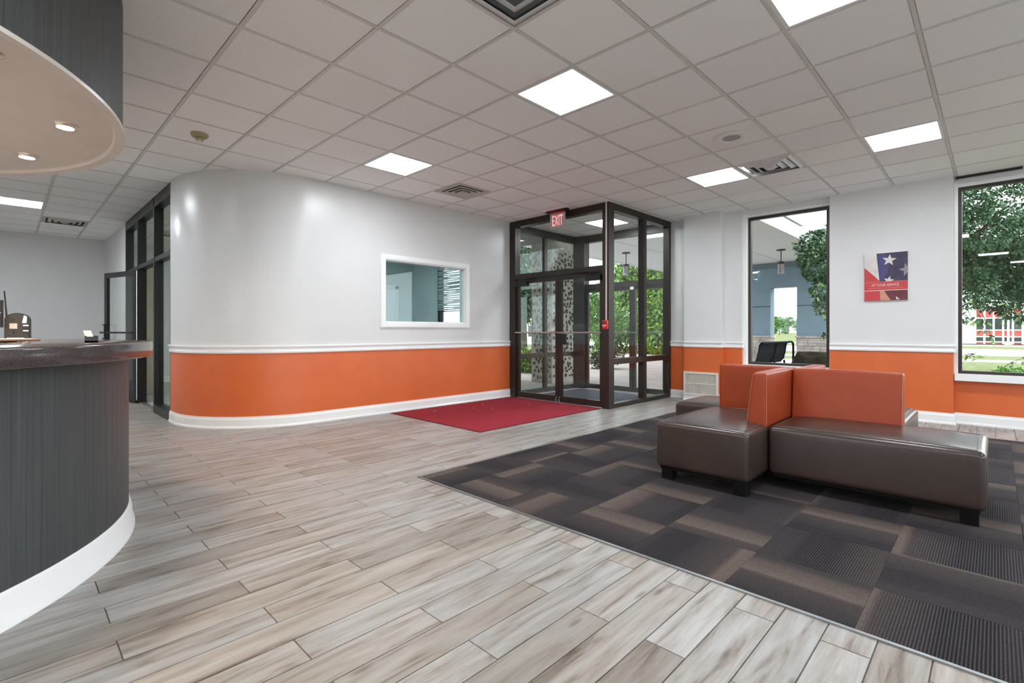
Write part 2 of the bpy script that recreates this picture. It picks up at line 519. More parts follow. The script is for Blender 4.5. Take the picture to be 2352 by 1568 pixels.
    def lathe(self, c, prof, n=32, smooth=True, a0=0.0):
        """profile [(r,z)] turned about the vertical through c"""
        v = []; k = len(prof)
        for i in range(n):
            a = a0 + 2 * PI * i / n
            for r, z in prof: v.append((c[0] + r * math.cos(a), c[1] + r * math.sin(a), c[2] + z))
        f = []
        for i in range(n):
            j = (i + 1) % n
            for q in range(k - 1): f.append((i * k + q, j * k + q, j * k + q + 1, i * k + q + 1))
        self.add(v, f, smooth)
        for q, rev in ((0, True), (k - 1, False)):
            if prof[q][0] > 1e-6 and prof[0] != prof[-1]:
                idx = [i * k + q for i in range(n)]
                o = len(self.v) - n * k
                self.f.append(tuple(o + t for t in (idx[::-1] if rev else idx))); self.smooth.append(False)
        return self

    def build(self, name, material, parent=None, origin=None):
        V = np.array(self.v)
        if origin is None:
            lo, hi = V.min(0), V.max(0)
            origin = np.array([(lo[0] + hi[0]) / 2, (lo[1] + hi[1]) / 2, lo[2]])
        origin = np.array(origin, float)
        me = bpy.data.meshes.new(name)
        me.from_pydata((V - origin).tolist(), [], self.f)
        me.polygons.foreach_set('use_smooth', self.smooth)
        me.materials.append(material)
        me.update()
        bm = bmesh.new(); bm.from_mesh(me)
        bmesh.ops.remove_doubles(bm, verts=bm.verts, dist=1e-5)
        bmesh.ops.recalc_face_normals(bm, faces=bm.faces)
        bm.to_mesh(me); bm.free()
        if any(self.smooth): me.set_sharp_from_angle(angle=0.65)
        return link(name, me, origin, parent)


def link(name, data, origin, parent=None):
    o = bpy.data.objects.new(name, data)
    COL.objects.link(o)
    W[o] = np.array(origin, float)
    if parent is not None:
        o.parent = parent
        o.location = Vector(W[o] - W[parent])
    else:
        o.location = Vector(origin)
    return o


def thing(name, label, cat, loc, group=None):
    o = bpy.data.objects.new(name, None)
    o.empty_display_size = 0.1
    COL.objects.link(o)
    o.location = loc; W[o] = np.array(loc, float)
    return tag(o, label, cat, group)


def tag(o, label, cat, group=None):
    o['label'] = label; o['category'] = cat
    if group: o['group'] = group
    return o


def struct(o):
    o['kind'] = 'structure'; return o


def stuff(o):
    o['kind'] = 'stuff'; return o


def sempty(name, loc=(0, 0, 0)):
    o = bpy.data.objects.new(name, None); COL.objects.link(o)
    o.location = loc; W[o] = np.array(loc, float); o['kind'] = 'structure'
    return o


def copy_part(src, name, loc, parent, rotz=0.0):
    c = src.copy(); COL.objects.link(c); c.name = name
    W[c] = np.array(loc, float)
    c.parent = parent
    c.location = Vector(W[c] - (W[parent] if parent is not None else 0))
    c.rotation_euler = (0, 0, rotz)
    return c


def text(body, size, mat_, name, parent, origin, rot, extrude=0.001, align='CENTER', sx=1.0):
    cu = bpy.data.curves.new(name, 'FONT')
    cu.body = body; cu.size = size; cu.align_x = align; cu.align_y = 'CENTER'; cu.extrude = extrude
    cu.resolution_u = 3
    cu.materials.append(mat_)
    o = link(name, cu, origin, parent)
    o.rotation_euler = rot; o.scale = (sx, 1, 1)
    bpy.context.view_layer.update()
    dg = bpy.context.evaluated_depsgraph_get()
    me = bpy.data.meshes.new_from_object(o.evaluated_get(dg))
    W.pop(o); bpy.data.objects.remove(o)
    me.transform(Matrix.Diagonal((sx, 1, 1, 1)))
    o = link(name, me, origin, parent)
    o.rotation_euler = rot
    return o


# ================================================================== ROOM SHELL
Y_L = 6.14                       # left wall face
XG = 1.48                        # glass front on the left
RC = (2.70, 7.36); RR = 1.22     # curve of the left wall
RAIL0, RAIL1 = 0.89, 0.985
WT = 0.12

# ---------------------------------------------------------------- floor
floor = sempty('floor', (0, 0, 0))
MB().box(-5.2, 8.5, -5.2, 13.8, -0.2, -0.006).build('grout_bed', M_GROUT, floor, (0, 0, -0.2))
PL, PW = 0.922, 0.1567
ROW0 = 2.3515
plank_me = MB().box(0, PL - 0.005, 0.0, PW - 0.005, -0.006, 0.0).build('plank_src', M_PLANK, None, ((PL - 0.005) / 2, (PW - 0.005) / 2, 0))
plank_mesh = plank_me.data
bpy.data.objects.remove(plank_me)
CX0, CX1, CY0, CY1 = 2.28, 7.40, -1.1, 3.262     # carpet inset


def on_main_floor(x, y):
    if x > 8.35 or x < -5 or y < -5 or y > 13.5: return False
    if y > 6.2 and x > 1.6: return False
    return True


def floor_ok(a, b, y):
    if y > 13.5 or y < -5 or b < -5 or a > 8.35: return False
    return not (y > 6.2 and a > (2.8 if y < 7.5 else 1.6))


cand = []
for k in range(-48, 74):
    y0 = ROW0 + k * PW
    ph = 0.757 if k % 2 == 0 else 1.214
    for i in range(-8, 10):
        x0 = ph + i * PL
        a, b = x0, x0 + PL - 0.005
        c, d = y0 + 0.0025, y0 + PW - 0.0025
        # clip against the carpet inset
        if c < CY1 and d > CY0:
            if a >= CX0 and b <= CX1: continue
            if a < CX0 < b: b = CX0 - 0.004
            elif a < CX1 < b: a = CX1 + 0.004
        b = min(b, 8.33); a = max(a, -4.98)
        if b - a < 0.03: continue
        mx, my = (a + b) / 2, (c + d) / 2
        if not floor_ok(a, b, my): continue
        pr = project(mx, my, 0)
        vis = in_view(a, my, 0, 20) or in_view(b, my, 0, 20) or in_view(mx, my, 0, 20)
        if math.hypot(mx + 1.09, my - 3.98) < 1.45: vis = False
        size = 0
        if vis and pr: size = (b - a) * (d - c) * CAMH / pr[2] ** 3
        cand.append((size, a, b, c, d))
cand.sort(key=lambda t: -t[0])
shared = {}
rest = MB()
for n, (s, a, b, c, d) in enumerate(cand):
    if s > 0 and n < 290:
        me = plank_mesh if abs((b - a) - (PL - 0.005)) < 1e-4 else None
        if me is None:
            key = round(b - a, 3)
            if key not in shared:
                t = MB().box(a, b, c, d, -0.006, 0.0).build('tmp', M_PLANK, None, ((a + b) / 2, (c + d) / 2, 0))
                shared[key] = t.data; bpy.data.objects.remove(t)
            me = shared[key]
        link('plank', me, ((a + b) / 2, (c + d) / 2, random.uniform(-0.0006, 0.0004)), floor)
    else:
        rest.box(a, b, c, d, -0.006, 0.0)
stuff(rest.build('far_planks', M_PLANK, floor, (0, 0, -0.006)))

# ---------------------------------------------------------------- carpet
carpet = thing('carpet', 'large inset of dark charcoal and brown striped carpet tiles under the benches', 'carpet', (4.8, 0.5, 0))
MB().box(CX0, CX1, CY0, CY1, -0.006, 0.001).build('carpet_backing', M_GROUT, carpet)
CT = 0.4985
shared = {}
for i in range(-1, 11):
    for j in range(-8, 7):
        x0, x1 = 2.728 + (i - 0) * CT, 2.728 + (i + 1) * CT
        y0, y1 = 0.391 + j * CT, 0.391 + (j + 1) * CT
        a, b, c, d = max(x0, CX0 + 0.012), min(x1, CX1 - 0.012), max(y0, CY0), min(y1, CY1 - 0.012)
        if b - a < 0.02 or d - c < 0.02: continue
        turn = (i + j) % 2 == 0
        g = 0.0006
        oc = ((x0 + x1) / 2, (y0 + y1) / 2, 0.0)
        bx = (a - oc[0] + g, b - oc[0] - g, c - oc[1] + g, d - oc[1] - g)
        flip = random.random() < 0.5
        if turn:   # local frame is turned a quarter so stripes run the other way
            loc = (bx[2], bx[3], -bx[1], -bx[0]); rz = PI / 2
        else:
            loc = bx; rz = 0.0
        if flip:
            loc = (-loc[1], -loc[0], -loc[3], -loc[2]); rz += PI
        key = tuple(round(t, 3) for t in loc)
        if key not in shared:
            t = MB().box(loc[0], loc[1], loc[2], loc[3], 0.001, 0.0055).build('tmp', M_CARPET, None, (0, 0, 0))
            shared[key] = t.data; bpy.data.objects.remove(t)
        o = link('carpet_tile', shared[key], (oc[0], oc[1], random.uniform(0, 0.0006)), carpet)
        o.rotation_euler = (0, 0, rz)
MB().box(CX0 - 0.004, CX0 + 0.012, CY0, CY1, -0.004, 0.007).build('edge_strip', M_SKIN, carpet)
MB().box(CX0, CX1, CY1 - 0.012, CY1 + 0.004, -0.004, 0.007).build('edge_strip', M_SKIN, carpet)
MB().box(CX1 - 0.012, CX1 + 0.004, CY0, CY1, -0.004, 0.007).build('edge_strip', M_SKIN, carpet)
MB().box(CX0, CX1, CY0 - .012, CY0 + 0.004, -0.004, 0.007).build('edge_strip', M_SKIN, carpet)

# ---------------------------------------------------------------- ceiling
LIGHT_CELLS = [(3, -2), (3, 2), (8, -5), (8, -2), (3, -5), (-2, 11)]
HIDDEN_FILL_LIGHTS = [(-3, -2), (-3, -6), (3, -9), (8, -9), (-7, -2), (-7, -7), (-7, 4), (-2, 7), (-7, 9), (-3, 3), (-7, 13)]  # unseen panels, added to light the lobby from out of view
VEST_LIGHT = [(10, 2)]
HOLES = set(LIGHT_CELLS + HIDDEN_FILL_LIGHTS + VEST_LIGHT + [(8, -3), (1, -3), (-1, 13)])
ceiling = sempty('ceiling', (0, 0, CEIL))
MB().box(-5.2, 8.6, -5.2, 13.8, CEIL + 0.10, CEIL + 0.2).build('slab', M_GAP, ceiling)
half = 0.0115
tile_mb = MB()
e = 0.297
tile_src = MB()
v = []
for s, z in ((T / 2 - half - 0.001, 0.0055), (T / 2 - half - 0.006, 0.0015)):
    v += [(-s, -s, z), (s, -s, z), (s, s, z), (-s, s, z)]
v += [(-e, -e, 0.016), (e, -e, 0.016), (e, e, 0.016), (-e, e, 0.016)]
tile_src.add(v, [(0, 1, 5, 4), (1, 2, 6, 5), (2, 3, 7, 6), (3, 0, 4, 7), (4, 5, 6, 7), (0, 1, 9, 8), (1, 2, 10, 9), (2, 3, 11, 10), (3, 0, 8, 11), (8, 9, 10, 11)])
t_o = tile_src.build('tmp', M_TILE, None, (0, 0, 0)); tile_mesh = t_o.data; bpy.data.objects.remove(t_o)
tiles = []
for i in range(-11, 13):
    for j in range(-15, 18):
        if (i, j) in HOLES: continue
        x, y = gx(i + 0.5), gy(j + 0.5)
        if x > 8.6 or y > 13.9 or x < -5.2 or y < -5.2: continue
        if (x > 2.45 and y > 6.45) or (x > 1.8 and y > 7.3): continue
        pr = project(x, y, CEIL)
        vis = False
        if pr and on_main_floor(min(x, 8.3), min(y, 13.4)):
            for du in (-.5, 0, .5):
                for dv in (-.5, 0, .5):
                    if in_view(x + du * T, y + dv * T, CEIL, 0): vis = True
        if math.hypot(x + 1.245, y - 3.968) < 1.3: vis = False
        tiles.append((1 / pr[2] ** 3 if vis else 0, x, y))
tiles.sort(key=lambda t: -t[0])
rest = MB()
for n, (s, x, y) in enumerate(tiles):
    if s > 0 and n < 295:
        o = link('ceiling_tile', tile_mesh, (x, y, CEIL + random.uniform(0, 0.0015)), ceiling)
    else:
        rest.add([(a + x, b + y, c + CEIL) for a, b, c in v], [(0, 1, 5, 4), (1, 2, 6, 5), (2, 3, 7, 6), (3, 0, 4, 7), (4, 5, 6, 7), (0, 1, 9, 8), (1, 2, 10, 9), (2, 3, 11, 10), (3, 0, 8, 11), (8, 9, 10, 11)])
stuff(rest.build('far_ceiling_tiles', M_TILE, ceiling))
for i in range(-11, 14):
    x = gx(i)
    if x > 8.4: continue
    y1 = 13.7 if x < 1.7 else (6.9 if x < 2.4 else 6.2)
    MB().box(x - half, x + half, -5.2, y1, CEIL, CEIL + 0.004).box(x - 0.002, x + 0.002, -5.2, y1, CEIL + 0.004, CEIL + 0.04).build('grid_bar', M_GRID, ceiling)
for j in range(-16, 18):
    y = gy(j)
    if y > 13.7 or y < -5.2: continue
    x1 = 8.45 if y < 6.2 else (2.2 if y < 7.0 else 1.6)
    MB().box(-5.2, x1, y - half, y + half, CEIL + 0.0002, CEIL + 0.0042).box(-5.2, x1, y - 0.002, y + 0.002, CEIL + 0.004, CEIL + 0.04).build('grid_bar', M_GRID, ceiling)


# ---------------------------------------------------------------- left wall (straight + curve)
def curve_path(n=28):
    p = [(6.22, Y_L), (RC[0], Y_L)]
    for k in range(1, n + 1):
        a = -PI / 2 - (PI / 2) * k / n
        p.append((RC[0] + RR * math.cos(a), RC[1] + RR * math.sin(a)))
    p.append((XG, 7.575))
    return p


CP = curve_path()
WX0, WX1, WZ0, WZ1 = 3.73, 5.19, 1.283, 2.16      # interior window opening
wl = MB()
wl.box(5.19, 6.22, Y_L, Y_L + WT, RAIL0, CEIL + 0.06)
wl.box(WX0, WX1, Y_L, Y_L + WT, RAIL0, WZ0).box(WX0, WX1, Y_L, Y_L + WT, WZ1, CEIL + 0.06)
wl.box(RC[0], WX0, Y_L, Y_L + WT, RAIL0, CEIL + 0.06)
wl.sweep(CP[1:], [(0, RAIL0), (0, CEIL + 0.06), (WT, CEIL + 0.06), (WT, RAIL0)], smooth=False)
wall_left = struct(wl.build('wall_left', M_WHITE))
for o_ in (wall_left,):
    o_.data.polygons.foreach_set('use_smooth', [True] * len(o_.data.polygons)); o_.data.set_sharp_from_angle(angle=0.4)
wsc = MB().sweep(CP, [(0, 0), (0, RAIL0), (WT, RAIL0), (WT, 0)]).build('wainscot', M_ORANGE, wall_left)
wsc.data.polygons.foreach_set('use_smooth', [True] * len(wsc.data.polygons)); wsc.data.set_sharp_from_angle(angle=0.4)
RAIL_PROF = [(0.0, RAIL0), (-0.016, RAIL0), (-0.020, RAIL0 + 0.02), (-0.013, RAIL0 + 0.035), (-0.013, RAIL0 + 0.055), (-0.026, RAIL0 + 0.068), (-0.030, RAIL1 - 0.012), (-0.028, RAIL1), (0.0, RAIL1)]
BB_PROF = [(0.0, 0.0), (-0.026, 0.0), (-0.026, 0.018), (-0.016, 0.030), (-0.016, 0.105), (-0.010, 0.125), (-0.010, 0.14), (0.0, 0.14)]


def trim_run(name, path, prof):
    o = MB().sweep(path, prof).build(name, M_TRIM)
    return struct(o)


# travel so that the room lies on the negative side of the profile
trim_run('trim_1', CP, RAIL_PROF)
trim_run('baseboard_left', CP, BB_PROF)

# interior window in the left wall
w1 = sempty('window_1', (4.46, Y_L, WZ0))
cz = 0.078
for nm, b in (('casing', (WX0 - cz, WX0, WZ0 - cz, WZ1 + cz)), ('casing', (WX1, WX1 + cz + .012, WZ0 - cz, WZ1 + cz)),
              ('casing', (WX0, WX1, WZ1, WZ1 + cz)), ('sill', (WX0, WX1, WZ0 - cz, WZ0))):
    MB().box(b[0], b[1], Y_L - 0.022, Y_L - 0.0005, b[2], b[3]).box(b[0] + .012, b[1] - .012, Y_L - 0.03, Y_L - 0.022, b[2] + .012, b[3] - .012).build(nm, M_TRIM, w1)
MB().box(WX0, WX0 + 0.012, Y_L, Y_L + WT, WZ0, WZ1).box(WX1 - .012, WX1, Y_L, Y_L + WT, WZ0, WZ1).box(WX0, WX1, Y_L, Y_L + WT, WZ0, WZ0 + .012).box(WX0, WX1, Y_L, Y_L + WT, WZ1 - .012, WZ1).build('jamb', M_TRIM, w1)
MB().box(WX0 + .012, WX1 - .012, Y_L + 0.05, Y_L + 0.056, WZ0 + .012, WZ1 - .012).build('pane', M_GLASSB, w1)

# ---------------------------------------------------------------- office behind the interior window
ox1 = 6.30
ob = MB()
ob.box(3.0, ox1 + .1, 9.2, 9.3, 0, CEIL)
ob.box(2.95, 3.0, Y_L + WT, 9.3, 0, CEIL)
ob.box(ox1, ox1 + .1, Y_L + WT, 7.47, 0, CEIL).box(ox1, ox1 + .1, 8.24, 9.2, 0, CEIL).box(ox1, ox1 + .1, 7.47, 8.24, 0, 0.9).box(ox1, ox1 + .1, 7.47, 8.24, 2.5, CEIL)
ob.box(2.95, ox1 + .1, Y_L + WT, 9.3, CEIL - 0.3, CEIL - 0.25)
struct(ob.build('wall_office', M_TEAL))
ofl = MB().box(3.0, ox1, Y_L + WT, 9.2, -0.005, 0.004).build('floor_office', M_CONC); struct(ofl)
w2 = sempty('window_2', (ox1, 7.85, 0.9))
MB().box(ox1 - .03, ox1 + .05, 7.43, 7.49, 0.9, 2.5).build('window_frame', M_TRIM, w2)
MB().box(ox1 - .03, ox1 + .05, 8.22, 8.28, 0.9, 2.5).build('window_frame', M_BLACKM, w2)
MB().box(ox1 - .03, ox1 + .05, 7.49, 8.22, 0.86, 0.9).build('window_sill', M_TRIM, w2)
MB().box(ox1 + .06, ox1 + .066, 7.49, 8.22, 0.9, 2.5).build('pane', M_GLASS, w2)
bl = thing('window_blind', 'crooked white slatted blind half lowered inside the office seen through the inner window', 'blind', (ox1 - .06, 7.85, 1.55))
for k in range(24):
    z = 1.60 + k * 0.038
    s = MB(); tl = random.uniform(-0.013, 0.013); sag = random.uniform(0.002, 0.011)
    pts = []
    for q in range(7):
        y = 7.50 + 0.71 * q / 6
        zz = z + tl * (q / 3 - 1) - sag * math.sin(PI * q / 6)
        pts += [(ox1 - .080, y, zz + 0.0155), (ox1 - .066, y, zz - 0.0155)]
    s.add(pts, [(2 * q, 2 * q + 1, 2 * q + 3, 2 * q + 2) for q in range(6)])
    s.build('slat', M_BLIND, bl)
MB().box(ox1 - .095, ox1 - .06, 7.50, 8.21, 1.545, 1.565).build('bottom_rail', M_BLACKM, bl)
MB().box(ox1 - .10, ox1 - .05, 7.50, 8.21, 2.50, 2.54).build('head_rail', M_TRIM, bl)
for y in (7.64, 8.06):
    MB().tube([(ox1 - .076, y, 1.56), (ox1 - .076, y, 2.5)], 0.0015, 5).build('cord', M_BLACKM, bl)
# inner door of the office on its far wall
d4 = sempty('door_4', (5.35, 9.19, 0))
MB().box(4.88, 5.80, 9.16, 9.199, 0, 2.05).build('door_leaf', M_CANW, d4)
MB().box(5.80, 5.88, 9.14, 9.199, 0, 2.12).build('casing', M_TRIM, d4)
MB().box(4.80, 4.88, 9.14, 9.199, 0, 2.12).build('casing', M_TRIM, d4)
MB().box(4.80, 5.88, 9.14, 9.199, 2.05, 2.13).build('casing', M_TRIM, d4)
ol = thing('ceiling_light', 'square light panel on the ceiling of the office behind the inner window', 'light', (4.6, 7.6, CEIL - .31))
MB().box(4.3, 4.9, 7.3, 7.9, CEIL - .32, CEIL - .301).build('frame', M_PANELFR, ol)
MB().box(4.33, 4.87, 7.33, 7.87, CEIL - .325, CEIL - .32).build('lens', mat('office_lens', (.9, .9, .9), .5, emit=(0.9, 1.0, 1.0), emit_s=18.0), ol)

# ---------------------------------------------------------------- right wall (windows)
XW = 8.30                # window plane
BT = 8.42                # outer face
wr = MB()


def wall_piece(mb_w, mb_o, x, y0, y1, z0=0.0, z1=CEIL + 0.06):
    if z1 > RAIL0: mb_w.box(x, BT, y0, y1, max(z0, RAIL0), z1)
    if z0 < RAIL0: mb_o.box(x, BT, y0, y1, z0, min(z1, RAIL0))


mo = MB()
wall_piece(wr, mo, 8.17, 3.743, 4.08)                # recess beside the vestibule
wall_piece(wr, mo, 7.96, 3.135, 3.743)               # first pier
wall_piece(wr, mo, 8.15, 2.876, 3.135)
wall_piece(wr, mo, XW + .02, 1.70, 2.876, 0, 0.62)
wall_piece(wr, mo, 8.22, 1.685, 2.876, 2.995, CEIL + .06)
wall_piece(wr, mo, 8.17, 0.374, 1.685)               # middle pier
wall_piece(wr, mo, XW + .02, -2.6, 0.374, 0, 0.545)
wall_piece(wr, mo, 8.29, -2.6, 0.374, 2.985, CEIL + .06)
wall_piece(wr, mo, 8.17, -2.8, -2.6)
wall_piece(wr, mo, XW + .02, -4.9, -2.8, 0, 0.545)
wall_piece(wr, mo, 8.29, -4.9, -2.8, 2.985, CEIL + .06)
wall_piece(wr, mo, 8.17, -5.1, -4.9)
wall_right = struct(wr.build('wall_right', M_GREYW))
mo.build('wainscot', M_ORANGE, wall_right)


def run_x(name, segs, prof):
    """trim along faces that look toward -x, with returns"""
    struct(MB().sweep(segs[::-1], prof).build(name, M_TRIM))


run_x('trim_2', [(8.17, 4.08), (8.17, 3.743)], RAIL_PROF)
run_x('trim_3', [(7.96, 3.743), (7.96, 3.135), (8.15, 3.135), (8.15, 2.876), (8.29, 2.876)], RAIL_PROF)
run_x('trim_4', [(8.17, 1.685), (8.17, 0.374), (8.30, 0.374)], RAIL_PROF)
run_x('baseboard_right', [(8.17, 4.08), (8.17, 3.76)], BB_PROF)
run_x('baseboard_right', [(7.96, 3.743), (7.96, 3.135), (8.15, 3.135), (8.15, 2.876), (XW + .02, 2.876), (XW + .02, 1.685), (8.17, 1.685), (8.17, 0.374), (XW + .02, 0.374), (XW + .02, -2.6)], BB_PROF)


def big_window(name, y0, y1, z0, z1, frame=0.035):
    w = sempty(name, (XW, (y0 + y1) / 2, z0))
    fx0, fx1 = XW - 0.01, XW + 0.07
    for nm, b in (('window_frame', (y0, y0 + frame, z0, z1)), ('window_frame', (y1 - frame, y1, z0, z1)),
                  ('window_frame', (y0 + frame, y1 - frame, z0, z0 + frame)), ('window_frame', (y0 + frame, y1 - frame, z1 - frame * 1.1, z1))):
        MB().box(fx0, fx1, b[0], b[1], b[2], b[3]).build(nm, M_BRONZE, w)
    MB().box(XW + .03, XW + .036, y0 + frame, y1 - frame, z0 + frame, z1 - frame).build('pane', M_GLASS, w)
    return w


w3 = big_window('window_3', 1.715, 2.825, 0.63, 2.955)
MB().box(8.20, BT, 2.825, 2.876, 0.55, 3.0).build('casing', M_TRIM, w3)
MB().box(XW - .005, BT, 1.685, 1.715, 0.55, 3.0).build('casing', M_TRIM, w3)
MB().box(8.24, BT, 1.685, 2.876, 2.955, 3.0).build('casing', M_TRIM, w3)
MB().box(8.12, BT, 1.69, 2.87, 0.55, 0.63, ).build('window_sill', M_TRIM, w3)
w4 = big_window('window_4', -2.55, 0.335, 0.63, 2.94)
MB().box(8.26, BT, 0.335, 0.374, 0.55, 2.99).build('casing', M_TRIM, w4)
MB().box(8.29, BT, -2.6, 0.374, 2.94, 2.99).build('casing', M_TRIM, w4)
MB().box(8.27, BT, -2.6, -2.55, 0.55, 2.99).build('casing', M_TRIM, w4)
MB().box(8.20, BT, -2.6, 0.365, 0.545, 0.63).build('window_sill', M_TRIM, w4)
w10 = big_window('window_10', -4.9, -2.8, 0.63, 2.94)  # unseen window, added to let more daylight reach the ceiling
MB().box(8.29, BT, -4.9, -2.8, 2.94, 2.99).build('casing', M_TRIM, w10)
MB().box(8.20, BT, -4.9, -2.8, 0.545, 0.63).build('window_sill', M_TRIM, w10)
sh = thing('roller_blind', 'thin black roller blind rail at the ceiling above the window beside the red print', 'blind', (8.24, -0.2, CEIL - .03))
MB().box(8.235, 8.262, -0.225, 0.34, CEIL - 0.028, CEIL - .004).build('rail', M_BLACKM, sh)
MB().box(8.225, 8.27, 0.34, 0.352, CEIL - 0.034, CEIL - .002).build('end_cap', M_BLACKM, sh)

# ---------------------------------------------------------------- other room walls
struct(MB().box(-5.2, 1.6, 13.5, 13.62, 0, CEIL + .06).build('wall_back', M_GREYW))
struct(MB().box(XG, XG + WT, 10.99, 13.5, 0, CEIL + .06).build('wall_side', M_GREYW))
trim_run('baseboard_side', [(XG, 11.0), (XG, 13.49)], BB_PROF)
trim_run('baseboard_back', [(XG, 13.5), (-5.0, 13.5)], BB_PROF)
wf = MB()
wr2 = MB()
FAR_FILL_WIN = [(-4.8, -1.7), (1.5, 4.1)]  # unseen windows here and in the rear wall, added to lift ceiling light
REAR_FILL_WIN = [(-4.6, -2.0), (-1.6, 1.0), (1.4, 4.0), (4.4, 7.0)]
yy = -5.2
for a_, b_ in FAR_FILL_WIN + [(13.6, 13.6)]:
    wf.box(-5.2, -5.08, yy, a_, 0, CEIL + .06)
    if b_ > a_: wf.box(-5.2, -5.08, a_, b_, 0, .4).box(-5.2, -5.08, a_, b_, 2.9, CEIL + .06)
    yy = b_
xx = -5.2
for a_, b_ in REAR_FILL_WIN + [(8.62, 8.62)]:
    wr2.box(xx, a_, -5.2, -5.08, 0, CEIL + .06)
    if b_ > a_: wr2.box(a_, b_, -5.2, -5.08, 0, .4).box(a_, b_, -5.2, -5.08, 2.9, CEIL + .06)
    xx = b_
struct(wf.build('wall_far', M_GREYW))
struct(wr2.build('wall_rear', M_GREYW))
for n_, (a_, b_) in enumerate(FAR_FILL_WIN + REAR_FILL_WIN):
    w_ = sempty('window_%d' % (11 + n_), (0, 0, 0))  # added daylight openings, all out of view
    for (u0, u1, z0, z1) in ((a_, a_ + .05, .4, 2.9), (b_ - .05, b_, .4, 2.9), (a_ + .05, b_ - .05, .4, .45), (a_ + .05, b_ - .05, 2.85, 2.9)):
        if n_ < len(FAR_FILL_WIN): MB().box(-5.19, -5.10, u0, u1, z0, z1).build('window_frame', M_BRONZE, w_)
        else: MB().box(u0, u1, -5.19, -5.10, z0, z1).build('window_frame', M_BRONZE, w_)
    if n_ < len(FAR_FILL_WIN): MB().box(-5.15, -5.144, a_ + .05, b_ - .05, .45, 2.85).build('pane', M_GLASS, w_)
    else: MB().box(a_ + .05, b_ - .05, -5.15, -5.144, .45, 2.85).build('pane', M_GLASS, w_)
M_BOUNCEC = mat('pale_bounce_concrete', (.52, .51, .50), .9, noise=.08, nscale=2)  # paler than the other concrete, to bounce light in through the added windows
struct(MB().box(-60, -5.2, -60, 60, -.3, -.05).build('ground', M_BOUNCEC))  # unseen ground, added as a light bounce outside those windows
struct(MB().box(-5.2, 8.4, -60, -5.2, -.3, -.05).build('ground', M_BOUNCEC))

# room behind the glass front
cb = MB().box(1.62, 2.95, 11.2, 11.3, 0, CEIL).box(2.88, 2.95, 7.36, 11.2, 0, CEIL).box(XG + WT, 2.95, 7.3, 7.36, RAIL0, CEIL)
struct(cb.build('wall_passage', M_CREAM))
struct(MB().box(1.61, 2.95, 7.25, 7.30, 0, RAIL0).box(2.84, 2.878, 7.40, 11.2, 0.0, RAIL0).build('wall_passage', M_ORANGE))
struct(MB().sweep([(2.84, 11.2), (2.84, 7.4)], [(0, RAIL0), (0.02, RAIL0), (0.02, RAIL1), (0, RAIL1)]).build('trim_5', M_TRIM))
struct(MB().sweep([(2.84, 11.2), (2.84, 7.4)], [(0, 0), (0.02, 0), (0.02, 0.14), (0, 0.14)]).build('baseboard_passage', M_TRIM))
struct(MB().box(1.6, 2.95, 7.3, 11.3, -0.006, 0.001).build('floor_passage', M_CONC))
struct(MB().box(1.6, 2.95, 7.3, 11.3, CEIL - .02, CEIL).build('ceiling_passage', M_TILE))
pl_ = thing('ceiling_light', 'light panel in the passage behind the black glazed front', 'light', (2.2, 9.3, CEIL - .03))
MB().box(1.95, 2.5, 9.0, 9.6, CEIL - .04, CEIL - .021).build('frame', M_PANELFR, pl_)
MB().box(1.98, 2.47, 9.03, 9.57, CEIL - .044, CEIL - .04).build('lens', mat('passage_lens', (.9, .9, .9), .5, emit=(1, 1, 0.97), emit_s=4.0), pl_)

# ---------------------------------------------------------------- black glazed front on the left
gfr = sempty('window_5', (XG, 9.3, 0))
gd = 0.115
for y in (8.60, 9.84, 10.95):
    MB().box(XG, XG + gd, y - .028, y + .028, 0, CEIL).build('mullion', M_BLACKM, gfr)
MB().box(XG, XG + gd, 7.575, 7.60, 0, CEIL).build('mullion', M_BLACKM, gfr)
MB().box(XG, XG + gd, 7.60, 10.95, 2.915, CEIL).build('header', M_BLACKM, gfr)
MB().box(XG + .005, XG + gd - .005, 7.60, 10.92, 2.14, 2.205).build('transom_bar', M_BLACKM, gfr)
MB().box(XG - .01, XG + gd, 7.60, 8.572, 0, 0.115).build('bottom_rail', M_BLACKM, gfr)
MB().box(XG, XG + gd, 9.868, 10.92, 0, 0.115).build('bottom_rail', M_BLACKM, gfr)
for y0, y1 in ((7.6, 8.572), (8.628, 9.812), (9.868, 10.922)):
    MB().box(XG + .055, XG + .061, y0, y1, 2.205, 2.915).build('pane', M_GLASSB, gfr)
for y0, y1 in ((7.6, 8.572), (9.868, 10.922)):
    MB().box(XG + .055, XG + .061, y0, y1, 0.115, 2.14).build('pane', M_GLASSB, gfr)
MB().box(XG + .02, XG + .10, 8.63, 9.81, -0.002, 0.012).build('threshold', M_ALU, gfr)
# door leaf folded back
dl = sempty('door_1', (XG - .02, 9.86, 0))
hx, hy, ex, ey = XG - 0.01, 9.85, 1.19, 10.80
dv = np.array([ex - hx, ey - hy]); dlen = np.hypot(*dv); dv /= dlen; dn = np.array([dv[1], -dv[0]])


def leaf_box(u0, u1, z0, z1, t0=-0.022, t1=0.022):
    P = [np.array([hx, hy]) + dv * u + dn * t for u, t in ((u0, t0), (u1, t0), (u1, t1), (u0, t1))]
    return MB().prism(P, z0, z1)


